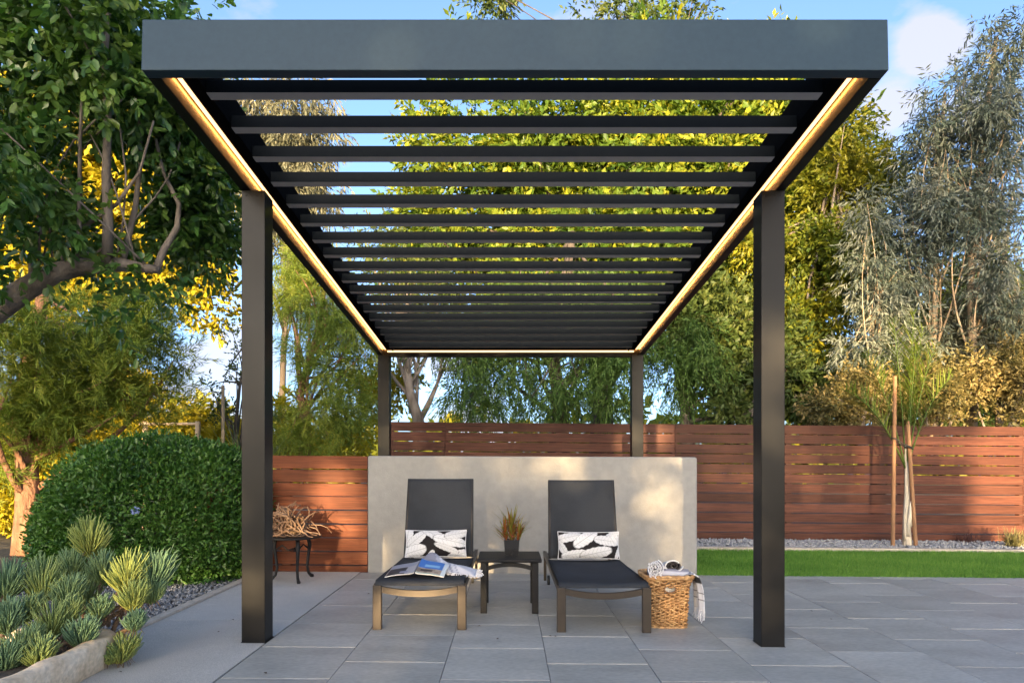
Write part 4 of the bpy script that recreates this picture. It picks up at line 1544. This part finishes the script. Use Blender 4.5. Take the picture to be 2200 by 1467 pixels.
tree('carob_tree', 'dark green broad leaved tree whose limb reaches in from left', 'tree', cb, [.17, .15, .12, .092, .074, .064, .056, .044, .024], M['bark_grey'], M['l_carob'],
     [(60, 120, 4.4, 260, 200, .9), (220, 80, 4.5, 180, 130, .8), (380, 60, 5.0, 110, 60, .5), (60, 420, 4.3, 170, 170, .8), (60, 640, 4.6, 150, 60, .5), (380, 300, 4.9, 90, 130, .4), (430, 470, 5.2, 80, 90, .35), (400, 420, 5.0, 90, 120, .35),
      (310, 630, 4.8, 70, 30, .4), (250, 200, 4.5, 130, 90, .6), (180, 640, 4.6, 100, 40, .5), (290, 500, 4.9, 60, 60, .4), (470, 500, 5.3, 40, 45, .25), (440, 470, 5.5, 60, 80, .35), (410, 380, 5.2, 80, 90, .35), (300, 560, 5.0, 70, 40, .4)],
     262, .20, 2900, 7, .19, .074, .038, 101, limbs=9, limb_from=.5, shape='oval', limb_r=.06, drop=carob_drop, more=carob_limbs, singles=300, ldroop=.25, out=.8)

# pine at the left
tree('pine_tree', 'pine with ruddy sunlit trunk left of the hedge', 'tree', [at(62, 1200, 9.0), at(60, 1100, 9.0), at(58, 1000, 9.05), at(45, 880, 9.1), at(70, 740, 9.2), at(100, 600, 9.3)], .17, M['bark_pine'], M['l_pine'],
     [(110, 740, 9.2, 200, 90, 1.2), (250, 760, 9.5, 130, 110, .9), (60, 860, 9.0, 150, 110, 1.0), (270, 870, 9.6, 100, 60, .8), (150, 920, 9.3, 120, 50, .8), (330, 915, 9.8, 70, 25, .6), (20, 1000, 9, 60, 90, .6), (320, 710, 9.6, 40, 40, .5)],
     100, .32, 3300, 22, .24, .13, .012, 102, limbs=34, limb_from=.25, shape='fold', limb_r=.22, up=.35, out=.7)
# trees of the sunlit slope behind, left
tree('golden_tree', 'sunlit golden leaved tree seen through the dark foliage', 'tree', [(-13.0, 22, -.4), (-12.8, 22, 3), (-12.6, 22, 6), (-12.5, 22, 9)], .28, M['bark_dark'], M['l_yellow'],
     [(240, 400, 22, 230, 170, 2.5), (330, 600, 22, 130, 60, 2), (120, 560, 22, 160, 110, 2.5), (420, 600, 21.5, 60, 50, 1.2), (440, 540, 21.5, 40, 40, 1.2), (100, 300, 22, 160, 120, 2)], 170, .75, 6500, 7, .5, .26, .14, 103, limbs=22)
tree('golden_shrub', 'low golden shrub glowing behind the hedge', 'shrub', [(-6.6, 14.5, -.3), (-6.5, 14.5, .6), (-6.4, 14.5, 1.2)], .06, M['bark_dark'], M['l_yellow'],
     [(420, 925, 14.5, 100, 45, .8), (480, 950, 14.3, 55, 40, .6), (250, 870, 15, 80, 50, .6), (230, 950, 14.5, 110, 60, .6), (300, 840, 15, 50, 40, .5)], 60, .35, 1800, 7, .30, .15, .07, 104, limbs=10)
tree('golden_shrub', 'tall dusty gold shrub far left behind the pine trunk', 'shrub', [(-10.4, 14.5, -.3), (-10.3, 14.5, .8), (-10.2, 14.5, 2.0)], .08, M['bark_dark'], M['l_yellow'],
     [(60, 960, 14.5, 120, 90, .8), (30, 1070, 14, 80, 70, .6), (130, 1040, 14, 80, 60, .6), (160, 900, 14.5, 60, 50, .6)], 60, .4, 2000, 7, .30, .15, .07, 105, limbs=10)
tree('airy_tree', 'thin dark leaved sapling left of the front pergola post', 'tree', [at(520, 1010, 11.5), at(505, 930, 11.5), at(515, 830, 11.5), at(535, 720, 11.5)], .04, M['bark_dark'], M['l_dark'],
     [(462, 840, 11.5, 26, 26, .4), (520, 780, 11.5, 22, 60, .4), (475, 880, 11.5, 35, 24, .4), (498, 712, 11.5, 10, 12, .2), (490, 800, 11.5, 14, 20, .2)], 20, .10, 130, 7, .16, .065, .034, 106, limbs=16, limb_from=.1, limb_r=.4)

ab = at(522, 985, 11.0)
t = thing('spiky_plant', 'spiky grey green plant with upright blades left of the post', 'spiky plant', (ab.x, ab.y, -.05))
rs = np.random.RandomState(61)
link('blades', blades('blades', M['l_agave'], [(rs.normal(0, .07), rs.normal(0, .07), rs.uniform(.2, 1.0)) for _ in range(170)], [(rs.normal(0, .32), rs.normal(0, .3), 1) for _ in range(170)], rs.uniform(.7, 1.5, 170), .022, .12, rs.uniform(0, 1, 170), 5), t)
q = MB(); q.tube([(0, 0, -.1), (0, 0, .5), (0.02, 0, 1.1)], [.09, .08, .05], 8); q.build('stem', M['bark_dark'], t)
a = at(479, 975, 11.0)
q = MB((a.x, a.y, -.3)); q.tube([(a.x, a.y, -.3), at(479, 828, 11.0)], [.030, .026], 10)
tag(q.build('wooden_pole', M['pole']), 'thin weathered wooden pole standing beside the spiky plant', 'pole')
t = thing('rail_fence', 'weathered wooden rail on posts far behind the hedge', 'fence', at(380, 940, 13.5))
fo = t.location.copy()
q = MB(fo); q.tube([at(300, 911, 13.5), at(430, 910, 13.5)], [.028, .028], 8); q.build('rail', M['pole'], t)
for px in (312, 425):
    p = at(px, 905, 13.5)
    q = MB(fo); q.tube([p, (p.x, p.y, -.3)], [.05, .055], 8); q.build('post', M['pole'], t)

# middle distance, left of the back posts
tree('wispy_pine', 'wispy olive pine rising behind the low red brown fence', 'tree', [at(655, 990, 12.5), at(658, 900, 12.5), at(645, 850, 12.5), at(662, 780, 12.6), at(690, 690, 12.8), at(700, 560, 13)], .10, M['bark_pine'], M['l_pine'],
     [(740, 760, 12.5, 80, 110, .8), (700, 900, 12.3, 110, 60, .7), (640, 930, 12.3, 60, 40, .5), (650, 600, 12.8, 70, 70, .7), (780, 880, 12.5, 40, 60, .5), (680, 690, 12.6, 90, 60, .7)],
     84, .32, 2000, 22, .30, .15, .012, 108, limbs=34, limb_from=.1, limb_r=.25, droop=.35, out=.7)
tree('golden_shrub', 'sparse golden shrub behind the low fence and wispy pine', 'shrub', [at(620, 1000, 15), at(620, 930, 15), at(640, 880, 15)], .05, M['bark_dark'], M['l_yellow'],
     [(630, 890, 15, 50, 50, .6), (780, 850, 15.5, 60, 70, .7), (700, 950, 15, 90, 40, .6), (860, 830, 16, 25, 60, .4)], 40, .32, 650, 7, .30, .15, .07, 109, limbs=10)
tree('leaning_tree', 'tree with leaning bare grey trunk behind the fence', 'tree', [at(905, 960, 14), at(898, 900, 14), at(880, 840, 14), at(872, 770, 14), at(850, 640, 14.2)], .135, M['bark_grey'], M['l_dark'],
     [(900, 640, 14, 120, 80, 1), (820, 560, 14.2, 90, 80, 1), (960, 820, 14, 60, 70, .6), (930, 720, 14, 60, 50, .6)], 34, .42, 560, 8, .35, .12, .045, 110, limbs=22, limb_from=.2, limb_r=.25)
tree('grey_gum_tree', 'tall hazy grey green tree seen through the left roof slats', 'tree', [(-6.7, 20, -.4), (-6.6, 20, 4), (-6.4, 20, 8), (-6.2, 20, 12)], .11, M['bark_dark'], M['l_eucadark'],
     [(620, 260, 20, 130, 110, 1.5), (560, 380, 20, 110, 110, 1.5), (690, 380, 20, 80, 60, 1.2), (640, 480, 20, 110, 80, 1.5), (520, 280, 20, 80, 90, 1.2)], 90, .6, 2300, 9, .5, .26, .05, 111, limbs=26, droop=.7, ldroop=.8)

tree('pepper_tree', 'weeping pepper tree hanging over the fence behind the wall', 'tree', [at(1200, 980, 14.5), at(1205, 880, 14.5), at(1190, 780, 14.5), at(1210, 640, 14.7), at(1230, 500, 15)], .20, M['bark_dark'], M['l_pepper'],
     [(1200, 660, 14.5, 260, 90, 1.6), (1000, 720, 14.2, 120, 70, 1.0), (1350, 720, 14.2, 160, 90, 1.2), (1150, 780, 14, 200, 60, 1.0), (1250, 850, 13.8, 170, 40, .8), (1480, 780, 14, 70, 110, .8), (1030, 850, 14, 90, 40, .6)],
     190, .34, 3700, 16, .46, .13, .026, 112, limbs=40, limb_from=.2, limb_r=.22, droop=.75, ldroop=.6, out=.8)
tree('evergreen_tree', 'huge evergreen with sunlit yellow green crown above the slats', 'tree', [(2.6, 19.5, -.4), (2.7, 19.5, 3), (2.5, 19.5, 6), (2.8, 19.5, 9), (3.2, 19.5, 12)], .36, M['bark_dark'], M['l_ever'],
     [(1350, 240, 19, 430, 130, 3), (1130, 420, 18.6, 330, 170, 3), (1520, 430, 18.6, 320, 230, 3), (1000, 560, 18.2, 240, 110, 2.2), (1330, 620, 18, 420, 130, 2.6), (980, 300, 19, 110, 60, 1.5), (1700, 350, 18.6, 130, 200, 2)],
     240, .72, 13000, 8, .50, .21, .10, 113, limbs=40, limb_from=.25)
tree('airy_tree', 'thin topped tall tree peeping above the front roof beam', 'tree', [(6.4, 24, -.4), (6.2, 24, 6), (5.6, 24, 11), (5.2, 24, 15.5)], .25, M['bark_dark'], M['l_dark'],
     [(1400, 15, 24, 160, 35, 1.2), (1290, 10, 24, 50, 30, .8), (1070, 5, 24, 70, 28, .8), (1500, 30, 24, 50, 25, .8), (1350, 90, 24, 220, 50, 1.5)], 46, .5, 640, 8, .5, .22, .09, 114, limbs=30, limb_from=.6, limb_r=.2)
tree('olive_gold_tree', 'olive and gold sunlit tree right of the pergola', 'tree', [at(1745, 960, 15.5), at(1740, 800, 15.5), at(1770, 650, 15.5), at(1800, 480, 15.6), at(1790, 330, 15.8)], .15, M['bark_grey'], M['l_gold'],
     [(1800, 360, 15.8, 90, 130, 1.3), (1760, 520, 15.5, 110, 130, 1.4), (1720, 700, 15.3, 100, 130, 1.3), (1840, 560, 15.6, 80, 110, 1.2), (1780, 820, 15.2, 90, 70, 1.1), (1880, 400, 15.8, 50, 60, .8), (1640, 640, 15.2, 80, 150, 1.0)],
     112, .42, 6200, 8, .34, .14, .062, 115, limbs=34)
tree('dull_green_tree', 'dark multi stemmed tree behind the fence right of back post', 'tree', [at(1475, 965, 14.5), at(1470, 880, 14.5), at(1455, 800, 14.5), at(1480, 700, 14.6)], .12, M['bark_grey'], M['l_dark'],
     [(1540, 700, 14.8, 120, 110, 1.0), (1580, 830, 14.8, 90, 70, .8), (1460, 680, 14.8, 80, 80, .8), (1620, 760, 14.8, 70, 130, .8)], 70, .42, 1900, 8, .35, .16, .07, 116, limbs=24, limb_from=.2)
tree('dull_green_tree', 'dark tree with leaning bare stems behind front right post', 'tree', [at(1590, 970, 14.0), at(1610, 890, 14.0), at(1650, 830, 14.0), at(1700, 760, 14.2)], .09, M['bark_grey'], M['l_dark'],
     [(1660, 780, 14.4, 90, 110, .9), (1720, 860, 14.2, 80, 50, .8), (1580, 880, 14.2, 60, 30, .6)], 42, .40, 1100, 8, .35, .16, .07, 117, limbs=20, limb_from=.1)

tree('dull_green_tree', 'dark dense tree standing in the shade behind the silver gums', 'tree', [(9.2, 17.0, -.3), (9.2, 17, 2), (9.1, 17, 4), (9.3, 17, 6)], .16, M['bark_dark'], M['l_dark'],
     [(1950, 720, 17, 170, 130, 1.2), (2120, 700, 17, 120, 170, 1.2), (1850, 800, 16.6, 120, 90, 1.0), (2050, 850, 16.6, 190, 70, 1.0)], 110, .50, 3000, 8, .40, .18, .08, 125, limbs=26, limb_from=.1)
# silver gums at the right
def gum(label, tr, rad, ells, ncl, ntw, seed, m='l_euca'):
    tree('silver_gum', label, 'tree', tr, rad, M['bark_pale'], M[m], ells, int(ncl * .8), .27, int(ntw * .9), 9, .30, .145, .030, seed, limbs=28, limb_from=.25, limb_r=.20, droop=.30, ldroop=.55, out=.9, group='silver leaved gum trees at the right')


gum('tallest silver leaved gum tree at the right picture edge', [at(2085, 980, 13), at(2090, 800, 13), at(2085, 560, 13), at(2110, 330, 13), at(2140, 80, 13.1)], .09,
    [(2120, 250, 13, 110, 150, 1.1), (2160, 90, 13.1, 60, 80, .7), (2080, 430, 13, 100, 110, 1.0), (2170, 420, 13, 70, 150, .9), (2140, 620, 12.8, 70, 90, .8)], 110, 2500, 118)
gum('silver leaved gum tree left of the tallest gum', [at(2000, 980, 13.3), at(2005, 820, 13.3), at(2010, 600, 13.3), at(2015, 400, 13.3), at(2030, 200, 13.3)], .07,
    [(2010, 330, 13.3, 80, 150, .9), (1990, 520, 13.2, 90, 110, .9), (1930, 620, 13.1, 80, 60, .7), (1960, 440, 13.3, 60, 80, .7), (2060, 180, 13.3, 45, 70, .5)], 84, 1650, 119)
gum('small silver leaved gum tree in front of the olive gold tree', [at(1880, 985, 12.9), at(1885, 850, 12.9), at(1890, 700, 12.9), at(1880, 560, 12.9)], .05,
    [(1870, 620, 12.9, 60, 80, .5), (1850, 730, 12.9, 60, 60, .5), (1920, 760, 12.9, 90, 60, .6), (1865, 470, 12.9, 30, 60, .3)], 52, 900, 120)
gum('silver leaved gum tree with dull warm leaves behind the palm', [at(2150, 985, 13.6), at(2140, 800, 13.6), at(2150, 620, 13.6), at(2175, 420, 13.6)], .06,
    [(2100, 720, 13.6, 110, 90, .8), (2180, 700, 13.6, 60, 100, .7), (2020, 740, 13.5, 80, 80, .7)], 60, 1250, 121, 'l_eucadark')
for (lab, px, sd, el) in (('silvery shrub behind the fence left of the palm', 1850, 122, [(1850, 850, 12.2, 90, 60, .6), (1780, 880, 12.2, 50, 35, .5)]),
                          ('silvery shrub behind the fence right of the palm', 2010, 123, [(2010, 850, 12.0, 90, 65, .6), (2070, 810, 12.2, 60, 50, .5)]),
                          ('silvery shrub behind the fence at far right', 2150, 124, [(2150, 840, 12.0, 90, 80, .6), (2190, 780, 12.2, 50, 60, .5)])):
    tree('silvery_shrub', lab, 'shrub', [at(px, 1010, 12.1), at(px, 930, 12.1), at(px + 5, 870, 12.1)], .05, M['bark_grey'], M['l_shrub'], el, 50, .20, 1350, 7, .20, .085, .040, sd, limbs=20, limb_from=.1, limb_r=.4, group='silvery shrubs behind the long fence')

# far background: low tree belt
rs = np.random.RandomState(70)
cl = [(x, rs.uniform(38, 48), rs.uniform(.5, 2.6), rs.uniform(1.2, 2.4)) for x in np.linspace(-45, 60, 80) for _ in range(3)]
A = twig_leaves(rs, cl, 2600, 8, 1.0, .7, .45)
tag(link('distant_woods', leaf_mesh('distant_woods', M['l_gold'], *A)), 'low distant belt of trees beyond the garden', kind='stuff')

# ================================================================ TREES BEHIND THE CAMERA (unseen, placed to shade the terrace)
TE = math.tan(R(SUN_EL))
HOLES = [  # gaps cut in the unseen crowns for sun patches: target x, y, z, half width, half height, share of the sun that comes through
    (-1.69, 4.53, .36, .13, .20, .85), (-.70, 4.9, .14, .40, .19, .85), (-2.05, 7.5, .62, .46, .60, .26), (-6.3, 9.0, .55, .5, .8, .9),
    (.38, 7.46, 1.12, .60, .22, .05), (1.5, 7.46, .66, .60, .46, .035), (-.12, 7.46, .26, .14, .12, .14), (-1.12, 7.46, .50, .16, .50, .06), (.1, 7.46, .05, .30, .08, .30),
    (1.20, 5.0, .16, .20, .18, .14), (1.75, 4.53, 1.75, .14, .5, .45), (1.75, 4.53, .27, .13, .09, .9), (7.8, 10.7, .9, .62, 1.1, .97), (6.9, 10.7, 1.45, .8, .24, .25),
    (2.95, 10.7, .52, .18, .06, .9), (2.45, 10.7, 1.62, .32, .16, .6), (1.66, 9.3, 1.5, .2, .25, .4), (-2.9, 3.6, .14, .6, .16, .8), (4.6, 10.7, 1.2, 1.5, .7, .05)]


def lit(Pw, rs):
    keep = np.ones(len(Pw), bool)
    for (x, y, z, rx, rz, tr) in HOLES:
        s = y - Pw[:, 1]
        dx = (Pw[:, 0] - (x - .08 * s)) / rx
        dz = (Pw[:, 2] - (z + TE * s)) / rz
        inside = (np.abs(dx) ** 3 + np.abs(dz) ** 3) < 1
        keep &= ~inside | (rs.uniform(size=len(Pw)) < -math.log(tr) / 8.5)
    return keep


rs = np.random.RandomState(80)
YR, SHX = -17.0, -.40
for i, (xa, xb_, top) in enumerate(((-7.8, -5.0, 5.2), (-5.2, -2.6, 5.4), (-2.8, -.2, 5.4), (-.4, 1.9, 5.4), (1.7, 3.4, 4.6), (3.2, 5.4, 3.25))):
    cx = (xa + xb_) / 2
    cx += SHX; xa += SHX; xb_ += SHX; top += .3
    base = Vector((cx, YR, -.3))
    labs = ['tall bushy tree at the left end behind the camera', 'tall bushy tree second from left behind the camera', 'tall bushy tree in the middle of the row behind camera',
            'tall bushy tree right of the middle behind the camera', 'medium bushy tree fifth from left behind the camera', 'low bushy shrub at the right end behind the camera']
    t = thing('bushy_tree', labs[i], 'tree', base, 'trees behind the camera')
    q = MB(base)
    q.tube([base, base + Vector((.1, 0, top * .5)), base + Vector((0, .1, top * .85))], [.12, .09, .04], 8)
    n = int((xb_ - xa) * top * 620)
    P = np.stack([rs.uniform(xa - .2, xb_ + .2, n), YR + rs.normal(0, .5, n), rs.uniform(-.1, 1, n) * top * (1 + .05 * np.sin(rs.uniform(0, 9, n)))], 1)
    P = P[lit(P, rs)]
    n = len(P)
    for k in range(10):
        q.tube(curve_pts(base + Vector((0, 0, top * .3)), P[rs.randint(n)], .1, 4, k), [.03, .025, .02, .014, .008], 5)
    q.build('trunk', M['bark_dark'], t)
    link('crown', leaf_mesh('crown', M['l_shade'], P - np.array(base), nrm(rs.normal(size=(n, 3))), nrm(rs.normal(size=(n, 3)) * .5 + np.array([0, -1, .3])), rs.uniform(.14, .24, n), rs.uniform(.09, .14, n), rs.uniform(0, 1, n), 'oval'), t)

base = Vector((6.2, -18.5, -.3))  # extra unseen tree, added to dapple the sun on the gums
t = thing('bushy_tree', 'tall loose crowned tree farther right behind the camera', 'tree', base, 'trees behind the camera')
q = MB(base)
q.tube([base, base + Vector((.1, 0, 5)), base + Vector((0, .1, 12))], [.2, .15, .05], 8)
cl = [(rs.uniform(4.3, 9.2), -18.5 + rs.normal(0, .8), rs.uniform(6.2, 13.5), rs.uniform(.4, .9)) for _ in range(60)]
for k in range(14):
    q.tube(curve_pts(base + Vector((0, 0, 5)), cl[k][:3], .1, 5, k), [.06, .05, .04, .03, .02, .01], 5)
q.build('trunk', M['bark_dark'], t)
A = twig_leaves(rs, cl, 1150, 8, .5, .20, .11)
A[0] = A[0] - np.array(base)
link('crown', leaf_mesh('crown', M['l_shade'], *A, shape='oval'), t)
